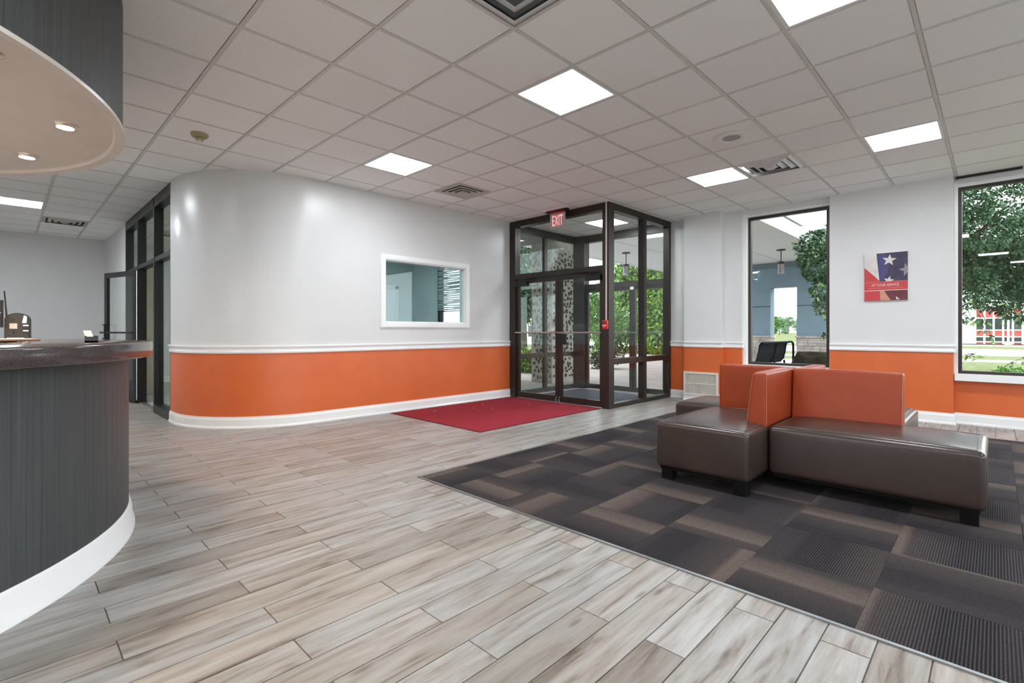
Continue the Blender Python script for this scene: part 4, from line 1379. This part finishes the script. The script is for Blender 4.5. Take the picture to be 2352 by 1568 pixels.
face_prism(prof, -.03, .05).build('shell', M_PLASTICB, o)
face_prism([(u * .9 - wd * .04, z * .96) for u, z in prof], -.034, -.029).build('back_plate', M_BROWNP, o)
face_prism([(-wd * .30, ht * .40), (wd * .0, ht * .40), (wd * .0, ht * .60), (-wd * .30, ht * .60)], -.036, -.034).build('label_plate', M_PAPER, o)
face_prism([(-wd * .18, ht * .70), (-wd * .10, ht * .70), (-wd * .10, ht * .78), (-wd * .18, ht * .78)], -.036, -.034).build('vent_slot', M_PLASTICB, o)
face_prism([(-wd * .18, ht * .22), (-wd * .10, ht * .22), (-wd * .10, ht * .32), (-wd * .18, ht * .32)], -.036, -.034).build('vent_slot', M_PLASTICB, o)
face_prism([(wd * .18, ht * .62), (wd * .36, ht * .62), (wd * .38, ht * .86), (wd * .26, ht * .92)], -.036, -.030).build('screen', M_ALU, o)
for k in range(4):
    face_prism([(wd * .22, ht * (.20 + .10 * k)), (wd * .44, ht * (.20 + .10 * k)), (wd * .44, ht * (.25 + .10 * k)), (wd * .22, ht * (.25 + .10 * k))], -.036, -.030).build('key', M_ALU if k % 2 else M_PLASTICB, o)
face_prism([(-wd * .45, 0), (wd * .52, 0), (wd * .52, .012), (-wd * .45, .012)], -.06, .07).build('base_plate', M_PLASTICB, o)

xa, ya, ta = on_ray(19, 5.30)
o = thing('pen', 'slim dark rod leaning upright behind the card machine', 'pen', (xa, ya, CT_Z))
xb_, yb_, tb_ = on_ray(10, 5.38)
MB().tube([(xa, ya, CT_Z), (xa, ya, CT_Z + .03)], 0.012, 10).build('holder', M_PLASTICB, o)
MB().tube([(xa, ya, CT_Z + .03), (xb_, yb_, CAMH + (760 - 668) * tb_ / F)], [0.007, 0.004], 8).build('rod', M_PLASTICB, o)

xm, ym, tm = on_ray(-37, 5.0)
o = thing('monitor', 'dark computer screen edge at the far left of the counter', 'monitor', (xm, ym, CT_Z))
rv = np.array([math.sin(YAW + .4), -math.cos(YAW + .4)]); fv = np.array([math.cos(YAW + .4), math.sin(YAW + .4)])


def mon(u0, u1, d0, d1, z0, z1):
    P = [np.array([xm, ym]) + rv * u + fv * d_ for u, d_ in ((u0, d0), (u1, d0), (u1, d1), (u0, d1))]
    return MB().prism(P, CT_Z + z0, CT_Z + z1)


mon(-.28, .095, -.012, .018, .085, .275).build('screen', M_PLASTICB, o)
mon(-.27, .086, -.014, -.012, .19, .266).build('back_panel', mat('purple_grey_plastic', (.05, .045, .075), .4, noise=.1, nscale=12), o)
mon(-.28, .0955, -.0145, -.012, .184, .190).build('stripe', M_ALU, o)
mon(-.12, -.06, -.01, .015, .0, .09).build('stand', M_PLASTICB, o)
mon(-.18, .0, -.06, .08, .0, .01).build('foot', M_PLASTICB, o)

xc, yc, tc_ = on_ray(210, 3.45)
o = thing('card_holder', 'little black card holder with one white card near the counter edge', 'card holder', (xc, yc, CT_Z))
MB().box(xc - .026, xc + .026, yc - .022, yc + .022, CT_Z, CT_Z + .008).box(xc - .026, xc + .026, yc - .022, yc - .017, CT_Z, CT_Z + .030).box(xc - .026, xc + .026, yc + .017, yc + .022, CT_Z, CT_Z + .034).box(xc - .026, xc - .021, yc - .02, yc + .02, CT_Z, CT_Z + .034).box(xc + .021, xc + .026, yc - .02, yc + .02, CT_Z, CT_Z + .034).build('tray', M_PLASTICB, o)
MB().add([(xc - .020, yc - .010, CT_Z + .010), (xc + .012, yc - .016, CT_Z + .010), (xc - .002, yc + .002, CT_Z + .062), (xc - .034, yc + .008, CT_Z + .062),
          (xc - .020, yc - .009, CT_Z + .010), (xc + .012, yc - .015, CT_Z + .010), (xc - .002, yc + .003, CT_Z + .062), (xc - .034, yc + .009, CT_Z + .062)],
         [(0, 1, 2, 3), (7, 6, 5, 4), (0, 4, 5, 1), (1, 5, 6, 2), (2, 6, 7, 3), (3, 7, 4, 0)]).build('card', M_PAPER, o)
xs, ys, ts = on_ray(40, 4.55)
o = thing('wooden_board', 'flat brown wooden board lying on the counter before the card machine', 'board', (xs, ys, CT_Z))
MB().box(xs - .16, xs + .10, ys - .30, ys + .25, CT_Z, CT_Z + .010, 0.003).build('board', M_WOODB, o)
MB().box(xs - .05, xs + .03, ys - .02, ys + .04, CT_Z + .010, CT_Z + .016).build('clip', M_ALU, o)
MB().box(xs - .14, xs + .06, ys - .27, ys - .04, CT_Z + .010, CT_Z + .012).build('paper', M_PAPER, o)

# ================================================================== OUTDOORS
GZ = -0.02
struct(MB().box(8.40, 420, -200, 330, GZ - .3, GZ - .06).build('ground', M_GRASS))
stuff_grass = None
struct(MB().box(8.2, 23, 3.0, 14.0, GZ - .1, GZ).build('driveway', M_PAVEP))
struct(MB().box(8.40, 10.2, -6, 3.0, GZ - .1, GZ - .03).build('planting_bed', mat('mulch', (.10, .075, .055), .95, noise=.4, nscale=12)))
struct(MB().box(6.42, 8.62, 6.2, 14, GZ - .1, GZ).build('walkway', M_CONC))
struct(MB().box(27.0, 29.0, -60, 14, GZ - .1, GZ - .04).build('sidewalk', M_CONC))
struct(MB().box(34.0, 46.0, -90, 90, GZ - .1, GZ - .04).build('street', mat('grey_asphalt', (.42, .41, .42), .9, noise=.06, nscale=1)))
struct(MB().box(55.0, 59.0, -90, 90, GZ - .1, GZ - .04).build('far_pavement', M_CONC))

# entrance canopy (porte-cochere)
SZ = 3.56
pc = thing('entrance_canopy', 'white porch roof on a blue grey wall over the drive outside the windows', 'canopy', (13.8, 6.5, 0))
MB().box(8.43, 19.0, 3.75, 9.4, SZ, SZ + .08).build('soffit', M_CANW, pc)
MB().box(8.43, 19.4, 3.60, 3.75, SZ - .04, SZ + .34).build('fascia', M_CANW, pc)
MB().box(8.43, 19.4, 9.4, 9.55, SZ - .02, SZ + .34).build('fascia', M_CANW, pc)
MB().box(8.43, 19.4, 3.58, 3.60, SZ + .30, SZ + .34).build('drip_edge', M_BLACKM, pc)
MB().box(8.7, 19.3, 3.75, 9.4, SZ + .30, SZ + .36).build('roof_deck', M_CONC, pc)
for y in (5.3, 7.3):
    MB().box(8.7, 19.0, y - .008, y + .008, SZ - .004, SZ).build('soffit_joint', M_CONC, pc)
XP = 19.0
oy0, oy1, oz = 4.89, 5.73, 2.69
MB().box(XP, XP + .45, oy1, 9.4, 0.99, 3.40).build('wall_panel', M_CANG, pc)
MB().box(XP, XP + .45, 3.75, oy0, 0.99, 3.40).build('wall_panel', M_CANG, pc)
MB().box(XP, XP + .45, oy0, oy1, oz, 3.40).build('wall_panel', M_CANG, pc)
MB().box(XP - .10, XP + .5, 3.7, 9.45, 3.40, SZ).build('beam', mat('beam_grey', (.14, .18, .20), .8, noise=.05, nscale=3), pc)
for y0, y1 in ((oy1, 9.4), (3.75, oy0)):
    MB().box(XP - .008, XP + .01, y0, y1, 2.02, 2.04).build('panel_joint', M_BLACKM, pc)
    MB().box(XP - .10, XP + .5, y0 - (.03 if y0 == oy1 else 0), y1 + (.03 if y1 == oy0 else 0), 0.92, 0.99).build('stone_cap', M_STONE, pc)
    MB().box(XP - .05, XP + .46, y0, y1, GZ, 0.92).build('stone_core', M_MORTAR, pc)
    st = MB(); z = GZ + .01
    while z < 0.90:
        h = random.uniform(.06, .11); h = min(h, 0.915 - z)
        yy = y0
        while yy < y1:
            l = min(random.uniform(.2, .5), y1 - yy)
            st.box(XP - .075 + random.uniform(-.02, .015), XP - .05, yy + .006, yy + l - .006, z + .005, z + h - .004)
            yy += l
        z += h
    stuff(st.build('ledge_stones', M_STONE, pc))
# back roof slab further right (sloping porch return)
for (px, py, lab) in ((1794, 573, 'outdoor pendant lamp under the porch seen through the narrow window'), (1438, 580, 'outdoor pendant lamp under the porch seen through the vestibule glass')):
    a = (px - CX) / F; f_ = (SZ - CAMH) * F / (CY - py)
    x, y = f_ * (math.cos(YAW) + a * math.sin(YAW)), f_ * (math.sin(YAW) - a * math.cos(YAW))
    o = thing('pendant_lamp', lab, 'lamp', (x, y, SZ), 'porch pendant lamps')
    MB().lathe((x, y, SZ), [(0.0, -.03), (0.12, -.03), (0.125, -.001)], 20).build('canopy_plate', M_BLACKM, o)
    MB().tube([(x, y, SZ - .36), (x, y, SZ - .02)], 0.014, 8).build('stem', M_BLACKM, o)
    MB().lathe((x, y, SZ), [(0.0, -.43), (0.095, -.43), (0.10, -.36), (0.03, -.35), (0.0, -.345)], 20).build('cap', M_BLACKM, o)
    MB().lathe((x, y, SZ), [(0.085, -.70), (0.095, -.70), (0.09, -.43), (0.08, -.43), (0.075, -.69)], 20).build('shade', M_FROST, o)
    for k in range(4):
        an = k * PI / 2
        MB().tube([(x + .096 * math.cos(an), y + .096 * math.sin(an), SZ - .70), (x + .096 * math.cos(an), y + .096 * math.sin(an), SZ - .40)], 0.006, 5).build('strap', M_BLACKM, o)

# field-stone pillar beside the vestibule
sp_ = thing('stone_pillar', 'tall pillar of dark field stones in pale mortar outside the vestibule', 'pillar', (8.6, 7.5, 0))
PX0, PX1, PY0, PY1 = 8.55, 9.60, 7.10, 7.72
MB().box(PX0, PX1, PY0, PY1, GZ, SZ + .3).build('mortar_core', M_MORTAR, sp_)


def rock(c, r, nrm_axis, sign, m_=M_COBBLE, parent=None, name='stone'):
    V = []; n = 7
    rot = random.uniform(0, 6)
    ring0, ring1 = [], []
    for k in range(n):
        a = rot + 2 * PI * k / n
        q = random.uniform(.75, 1.15)
        ring0.append((r[0] * q * math.cos(a), r[1] * q * math.sin(a), 0.0))
        ring1.append((r[0] * q * .62 * math.cos(a), r[1] * q * .62 * math.sin(a), r[2] * random.uniform(.7, 1.0)))
    pts = ring0 + ring1
    out = []
    for u, w_, h in pts:
        if nrm_axis == 'x': out.append((c[0] + sign * h, c[1] + u, c[2] + w_))
        else: out.append((c[0] + u, c[1] + sign * h, c[2] + w_))
    b = MB().add(out, [(k, (k + 1) % n, n + (k + 1) % n, n + k) for k in range(n)] + [tuple(range(n, 2 * n))])
    return b.build(name, m_, parent)


for fc in ('x', 'y'):
    ext = (PY0, PY1) if fc == 'x' else (PX0, PX1)
    z = 0.12; row = 0
    while z < 3.0:
        u = ext[0] + .07 + (row % 2) * .06
        while u < ext[1] - .06:
            r = (random.uniform(.022, .05), random.uniform(.025, .06), .03)
            if fc == 'x': rock((PX0, u + random.uniform(-.015, .015), z + random.uniform(-.04, .04)), r, 'x', -1, parent=sp_)
            else: rock((u + random.uniform(-.015, .015), PY0, z + random.uniform(-.04, .04)), r, 'y', -1, parent=sp_)
            u += random.uniform(.09, .16)
        z += random.uniform(.085, .12); row += 1


# --------------------------------------------------------- trees
def leaf_cloud(centers, n, size, squash=1.0, hang=0.0, seed=1):
    """folded four-vertex leaves scattered in clusters; returns numpy verts, faces"""
    g = np.random.default_rng(seed)
    C = np.array([c[:3] for c in centers]); R = np.array([c[3] for c in centers])
    pw = R ** 2 / (R ** 2).sum()
    idx = g.choice(len(C), n, p=pw)
    d = g.normal(size=(n, 3)); d /= np.linalg.norm(d, axis=1)[:, None]
    rad = R[idx] * g.uniform(0.55, 1.0, n) ** 0.6
    P = C[idx] + d * rad[:, None] * np.array([1, 1, squash])
    ax = d + g.normal(scale=.6, size=(n, 3)); ax[:, 2] -= hang
    ax /= np.linalg.norm(ax, axis=1)[:, None]
    up = g.normal(size=(n, 3)) * .5 + np.array([0, 0, 1.0]); s = np.cross(ax, up); s /= np.linalg.norm(s, axis=1)[:, None]
    nn = np.cross(s, ax)
    L = size * g.uniform(.7, 1.3, n)[:, None]
    base = P; tip = P + ax * L; m1 = P + ax * L * .42 + s * L * .30 + nn * L * .08; m2 = P + ax * L * .42 - s * L * .30 + nn * L * .08
    V = np.stack([base, m1, tip, m2], 1).reshape(-1, 3)
    k = np.arange(n) * 4
    Fc = np.concatenate([np.stack([k, k + 1, k + 2], 1), np.stack([k, k + 2, k + 3], 1)])
    return V, Fc


def cloud_obj(name, V, Fc, m_, parent, origin):
    me = bpy.data.meshes.new(name)
    me.from_pydata((V - np.array(origin)).tolist(), [], Fc.tolist())
    me.materials.append(m_); me.update()
    return stuff(link(name, me, origin, parent))


def tree(label, base, height, trunk_r, centers, n, size, m_, squash=1.0, hang=0.3, seed=1, group=None, name='tree'):
    o = thing(name, label, 'tree', (base[0], base[1], GZ - .06), group)
    t = MB().tube([(base[0], base[1], GZ - .1), (base[0] + .06, base[1] + .05, height * .3), (base[0] - .05, base[1] + .03, height * .6), (base[0], base[1], height * .8)],
                  [trunk_r * 1.25, trunk_r, trunk_r * .75, trunk_r * .4], 9)
    t.build('trunk', M_BARK, o)
    for c in centers[:9]:
        MB().tube([(base[0], base[1], height * .42), ((base[0] + c[0]) / 2, (base[1] + c[1]) / 2, (height * .45 + c[2]) / 2 + .25), (c[0], c[1], c[2])], [trunk_r * .5, trunk_r * .3, trunk_r * .1], 6).build('branch', M_BARK, o)
    V, Fc = leaf_cloud(centers, n, size, squash, hang, seed)
    cloud_obj('foliage', V, Fc, m_, o, (base[0], base[1], GZ))
    return o


def crown(base, rx, z0, z1, n, r0, r1, seed, inside=0.25):
    g = np.random.default_rng(seed); out = []
    for k in range(n):
        a = g.uniform(0, 2 * PI); rr = rx * math.sqrt(g.uniform(inside, 1)); z = g.uniform(z0, z1)
        q = 1 - 0.45 * ((z - z0) / (z1 - z0)) ** 2
        out.append((base[0] + rr * q * math.cos(a), base[1] + rr * q * math.sin(a), z, g.uniform(r0, r1)))
    return out


def ground_at(px, f):
    a = (px - CX) / F
    return f * (math.cos(YAW) + a * math.sin(YAW)), f * (math.sin(YAW) - a * math.cos(YAW))


def at_px(px, py, f):
    x, y = ground_at(px, f)
    return x, y, CAMH - (py - CY) / F * f


# big shade tree just outside the right hand windows (trunk behind the middle pier)
bt = ground_at(2150, 12.6)
cs = []
spots = [  # px, py, distance, radius
    (2215, 470, 11.5, .50), (2270, 520, 11.2, .62), (2330, 470, 11.6, .62), (2400, 540, 11.5, .8), (2240, 590, 12.4, .62), (2320, 600, 12.3, .75),
    (2400, 640, 12.0, .8), (2230, 660, 11.8, .52), (2290, 670, 12.4, .58), (2360, 690, 12.0, .6), (2450, 560, 12.5, .9), (2250, 560, 13.6, .8), (2340, 560, 13.8, .9),
    (2210, 610, 13.6, .8), (2290, 620, 14.0, .9), (2380, 600, 13.8, .9), (2150, 560, 12.5, .8), (2080, 540, 12.5, .8), (2000, 560, 12.6, .8), (2150, 460, 12.6, .8), (2060, 460, 12.8, .8),
    (1985, 500, 12.6, .75), (1925, 560, 11.6, .55), (1900, 600, 11.2, .55), (1880, 560, 11.6, .38), (1860, 585, 11.7, .26), (1905, 660, 11.2, .36), (1898, 700, 11.1, .22), (1845, 565, 11.8, .18),
    (1900, 545, 11.9, .34), (1870, 620, 11.6, .24), (2225, 430, 11.4, .18), (2250, 440, 11.6, .15), (2345, 425, 11.3, .25)]
for px, py, f_, r in spots:
    x, y, z = at_px(px, py, f_); cs.append((x, y, z, r))
tt = tree('leafy dark green shade tree filling the large window beside the red print', bt, 5.2, .17, cs, 44000, .098, M_LEAFD, 0.9, 0.5, 3)
# separate hanging leaves at the near edge of that tree
lv = MB().add([(0, 0, 0), (.032, .045, .008), (.024, .10, .002), (0, .145, -.01), (-.024, .10, .002), (-.032, .045, .008), (0, .07, -.004)],
              [(0, 1, 6), (1, 2, 6), (2, 3, 6), (3, 4, 6), (4, 5, 6), (5, 0, 6)])
lo_ = lv.build('tmp', M_LEAFD, None, (0, 0, 0)); leaf_mesh = lo_.data; bpy.data.objects.remove(lo_)
leaf_mesh_l = leaf_mesh.copy(); leaf_mesh_l.materials.clear(); leaf_mesh_l.materials.append(M_LEAFM)
HB = [((2215, 700), (2236, 745)), ((2232, 690), (2262, 760)), ((2250, 705), (2284, 796)), ((2300, 690), (2312, 740)), ((2330, 690), (2345, 745)), ((2208, 720), (2210, 748)),
      ((2216, 815), (2250, 818)), ((2296, 850), (2352, 822)), ((1880, 640), (1902, 760)), ((1872, 660), (1874, 725)), ((1895, 690), (1900, 775))]
for (p0, p1) in HB:
    a = np.array(at_px(p0[0], p0[1], 11.0)); b = np.array(at_px(p1[0], p1[1], 10.8))
    MB().tube([a, (a + b) / 2 + np.array([0, 0, .05]), b], [.010, .007, .003], 5).build('twig', M_BARK, tt)
    for k in range(15):
        t_ = random.uniform(0.0, 1.0)
        p = a + (b - a) * t_ + rng.normal(scale=.035, size=3)
        l_ = link('leaf', leaf_mesh if random.random() < .6 else leaf_mesh_l, p, tt)
        l_.rotation_euler = (random.uniform(-1.3, -.2), random.uniform(-.7, .7), random.uniform(0, 6.28))
        s = random.uniform(.6, 1.1); l_.scale = (s, s, s)

# weeping tree on the lawn straight out from the vestibule
wb = ground_at(1492, 28)
cs = crown(wb, 3.3, .5, 4.7, 80, .6, .95, 5, 0.0)
tree('bright green weeping tree on the lawn beyond the vestibule glass', wb, 5.0, .16, cs, 30000, .24, M_LEAFW, 1.15, 0.9, 6)
wb = ground_at(1395, 21)
cs = crown(wb, .9, .5, 3.0, 12, .30, .5, 8)
tree('slim young tree beside the drive, left of the weeping tree', wb, 3.3, .07, cs, 2600, .15, M_LEAFM, 1.2, 0.6, 9)
wb = ground_at(1203, 20)
cs = crown(wb, 1.7, 1.9, 4.4, 40, .5, .8, 10, 0.0)
tree('dense green tree seen through the left vestibule door', wb, 4.6, .13, cs, 12000, .2, M_LEAFD, 1.0, 0.5, 11)
wb = ground_at(1262, 42)
cs = crown(wb, 2.4, 2.0, 5.0, 16, .6, 1.0, 12)
tree('tree behind the stone pillar, glimpsed between the door stiles', wb, 5.0, .15, cs, 4500, .2, M_LEAFM, 1.0, 0.5, 13)
# row of far trees through the opening of the porch wall
for k, (px, f_, h, rr, m_) in enumerate(((1772, 110, 4.9, 1.6, M_LEAFM), (1790, 165, 5.6, 2.4, M_LEAFF), (1811, 205, 6.6, 3.0, M_LEAFF), (1830, 260, 7.4, 3.4, M_LEAFF))):
    wb = ground_at(px, f_)
    cs = crown(wb, rr * .8, .9, h - .6, 14, rr * .28, rr * .42, 20 + k)
    labs = ['bright green far tree at the left edge of the porch opening', 'first pale distant tree from the left in the porch opening', 'second pale distant tree from the left in the porch opening', 'pale distant tree at the right edge of the porch opening']
    tree(labs[k], wb, h, .12, cs, 2200, .55, m_, 1.3, 0.2, 30 + k, group='distant trees')


def bush(label, px, f_, r, n, size, m_, seed, name='shrub'):
    x, y = ground_at(px, f_)
    o = thing(name, label, 'shrub', (x, y, GZ - .06))
    g = np.random.default_rng(seed)
    cs = [(x + g.uniform(-r, r) * .7, y + g.uniform(-r, r) * .7, r * g.uniform(.3, .8), r * .5) for _ in range(8)]
    for c in cs[:5]:
        MB().tube([(x, y, GZ - .08), (c[0], c[1], c[2])], [.015, .006], 5).build('stem', M_BARK, o)
    V, Fc = leaf_cloud(cs, n, size, 1.0, 0.0, seed)
    cloud_obj('foliage', V, Fc, m_, o, (x, y, GZ))


bush('low green shrub seen through the lower left vestibule door glass', 1213, 14.0, .55, 1500, .10, M_LEAFM, 41)
bush('dark shrub at the corner of the drive right of the pillar', 1388, 15.5, .55, 1500, .10, M_LEAFD, 42)
bush('leafy shrub outside the bottom corner of the large window', 2340, 9.6, .34, 1100, .085, M_LEAFM, 43)
bush('small sprig of weeds in the grass below the large window', 2248, 10.2, .10, 120, .06, M_LEAFM, 44)

# --------------------------------------------------------- outdoor bench
o = thing('park_bench', 'blue black perforated metal bench outside the narrow window', 'bench', (*ground_at(1780, 11.0), GZ))
B0 = np.array(ground_at(1752, 10.6)); B1 = np.array(ground_at(1822, 11.8))
bd = B1 - B0; bl_ = np.hypot(*bd); bd = bd / bl_; bn = np.array([-bd[1], bd[0]])
if np.dot(bn, -B0) > 0: bn = -bn       # bn points away from the window (front of the seat is on that side)


def bp_(u, d_, z):
    p = B0 + bd * u + bn * d_
    return (p[0], p[1], z)


S_PROF = [(-.02, .90), (.03, .895), (.06, .84), (.08, .70), (.12, .52), (.18, .45), (.30, .43), (.50, .44), (.56, .42), (.58, .36)]
for nm, u0, u1 in (('seat_shell', .04, bl_ / 2 - .02), ('seat_shell', bl_ / 2 + .02, bl_ - .35)):
    V = []; n = len(S_PROF)
    for off in (0.0, 0.012):
        for u in (u0, u1):
            for d_, z in S_PROF: V.append(bp_(u, d_ + off * .6, z + off))
    Fc = []
    for a_, b_ in ((0, 1), (2, 3)):
        for k in range(n - 1): Fc.append((a_ * n + k, a_ * n + k + 1, b_ * n + k + 1, b_ * n + k))
    for a_, b_ in ((0, 2), (1, 3)):
        for k in range(n - 1): Fc.append((a_ * n + k, a_ * n + k + 1, b_ * n + k + 1, b_ * n + k))
    MB().add(V, Fc, True).build(nm, M_BENCH, o)
for u in (0.0, bl_ / 2, bl_ - .30):
    MB().tube([bp_(u, d_, z) for d_, z in S_PROF], .022, 7).build('side_frame', M_BENCH, o)
    MB().tube([bp_(u, .10, .48), bp_(u, .04, GZ)], .022, 7).build('leg', M_BENCH, o)
    MB().tube([bp_(u, .50, .43), bp_(u, .54, GZ)], .022, 7).build('leg', M_BENCH, o)
MB().tube([bp_(bl_ - .32, 0, .90), bp_(bl_ - .12, 0, .905), bp_(bl_ - .02, 0, .87), bp_(bl_, 0, .78), bp_(bl_, 0, GZ)], .026, 8).build('arm_loop', M_BENCH, o)
MB().tube([bp_(0, 0, .90), bp_(bl_ - .3, 0, .90)], .024, 8).build('back_rail', M_BENCH, o)

# boulder
x, y = ground_at(1868, 9.6)
o = thing('boulder', 'large brown grey boulder outside, right of the metal bench', 'rock', (x, y, GZ - .05))
bm = bmesh.new(); bmesh.ops.create_icosphere(bm, subdivisions=3, radius=1.0)
for v_ in bm.verts:
    p = v_.co
    k = 1 + .10 * math.sin(3.1 * p.x + 1.3) * math.cos(2.7 * p.y) + .07 * math.sin(5.3 * p.z + 2.1 * p.x) + .04 * math.sin(9 * p.y + 3)
    p = p * k
    p.z = min(p.z, .80 + .12 * p.x * 0)
    v_.co = Vector((p.x * .40, p.y * .52, max(p.z, -.3) * .90 + .05))
me = bpy.data.meshes.new('rock'); bm.to_mesh(me); bm.free(); me.materials.append(M_BOULDER)
ro = link('rock', me, (x, y, GZ), o); ro.rotation_euler = (0, 0, .6)

# --------------------------------------------------------- red building far off
fb = thing('office_building', 'low red building with white mullions across the street in the large window', 'building', (62, -6, 0))
XBL = 63.0
MB().box(XBL + .3, XBL + 8, -40, 2.5, GZ - .1, 3.9).build('wall', M_WHITEB, fb)


def yat(px): return XBL * (math.sin(YAW) - (px - CX) / F * math.cos(YAW)) / (math.cos(YAW) + (px - CX) / F * math.sin(YAW))


def zat(py, px=2290):
    f_ = XBL / (math.cos(YAW) + (px - CX) / F * math.sin(YAW))
    return CAMH - (py - CY) / F * f_


yl = yat(2240)
MB().box(XBL - .05, XBL + .3, yl, yat(2195), GZ, zat(706)).build('end_wall', M_WHITEB, fb)
MB().box(XBL, XBL + .3, -40, yl, GZ, zat(706)).build('facade', M_REDB, fb)
pitch = yl - yat(2261)
k = 0
while yl - (k + 1) * pitch > -24:
    ya, ybb = yl - (k + 1) * pitch + .06, yl - k * pitch - .06
    MB().box(XBL - .03, XBL, ya, ybb, zat(757), zat(731)).build('window', M_DKGLASS, fb)
    MB().box(XBL - .03, XBL, ya, ybb, GZ + .1, zat(773)).build('window', M_DKGLASS, fb)
    MB().box(XBL - .12, XBL, yl - k * pitch - .07, yl - k * pitch + .07, GZ, zat(712)).build('mullion', M_WHITEB, fb)
    k += 1
for pz in (730, 758, 773, 785):
    MB().box(XBL - .09, XBL, -24, yl, zat(pz) - .05, zat(pz) + .05).build('band', M_WHITEB, fb)
MB().box(XBL - .2, XBL + 8, -40, 2.6, zat(711), zat(705)).build('parapet', M_WHITEB, fb)
lp = thing('light_pole', 'slim grey pole standing before the distant red building', 'pole', (*ground_at(2316, 44), 0))
x, y = ground_at(2316, 44)
MB().tube([(x, y, GZ - .05), (x, y, 2.6), (x, y, 5.6)], [.10, .09, .06], 8).build('shaft', M_ALU, lp)
MB().box(x - .25, x + .25, y - .25, y + .25, GZ - .06, .12).build('footing', M_CONC, lp)
# small white building far off behind the pillar
x, y = ground_at(1206, 60)
o = thing('white_building', 'small white building far off through the left vestibule door', 'building', (x, y, 0))
MB().box(x - 1.6, x + 1.6, y - 1.6, y + 1.6, GZ - .1, 2.2).build('wall', M_WHITEB, o)
MB().box(x - 1.9, x + 1.9, y - 1.9, y + 1.9, 2.2, 2.5).build('roof', M_CANW, o)
for k in (-1, 0, 1):
    MB().box(x + k * .9 - .3, x + k * .9 + .3, y - 1.64, y - 1.6, .5, 1.8).build('window', M_DKGLASS, o)
    MB().box(x - 1.64, x - 1.6, y + k * .9 - .3, y + k * .9 + .3, .5, 1.8).build('window', M_DKGLASS, o)
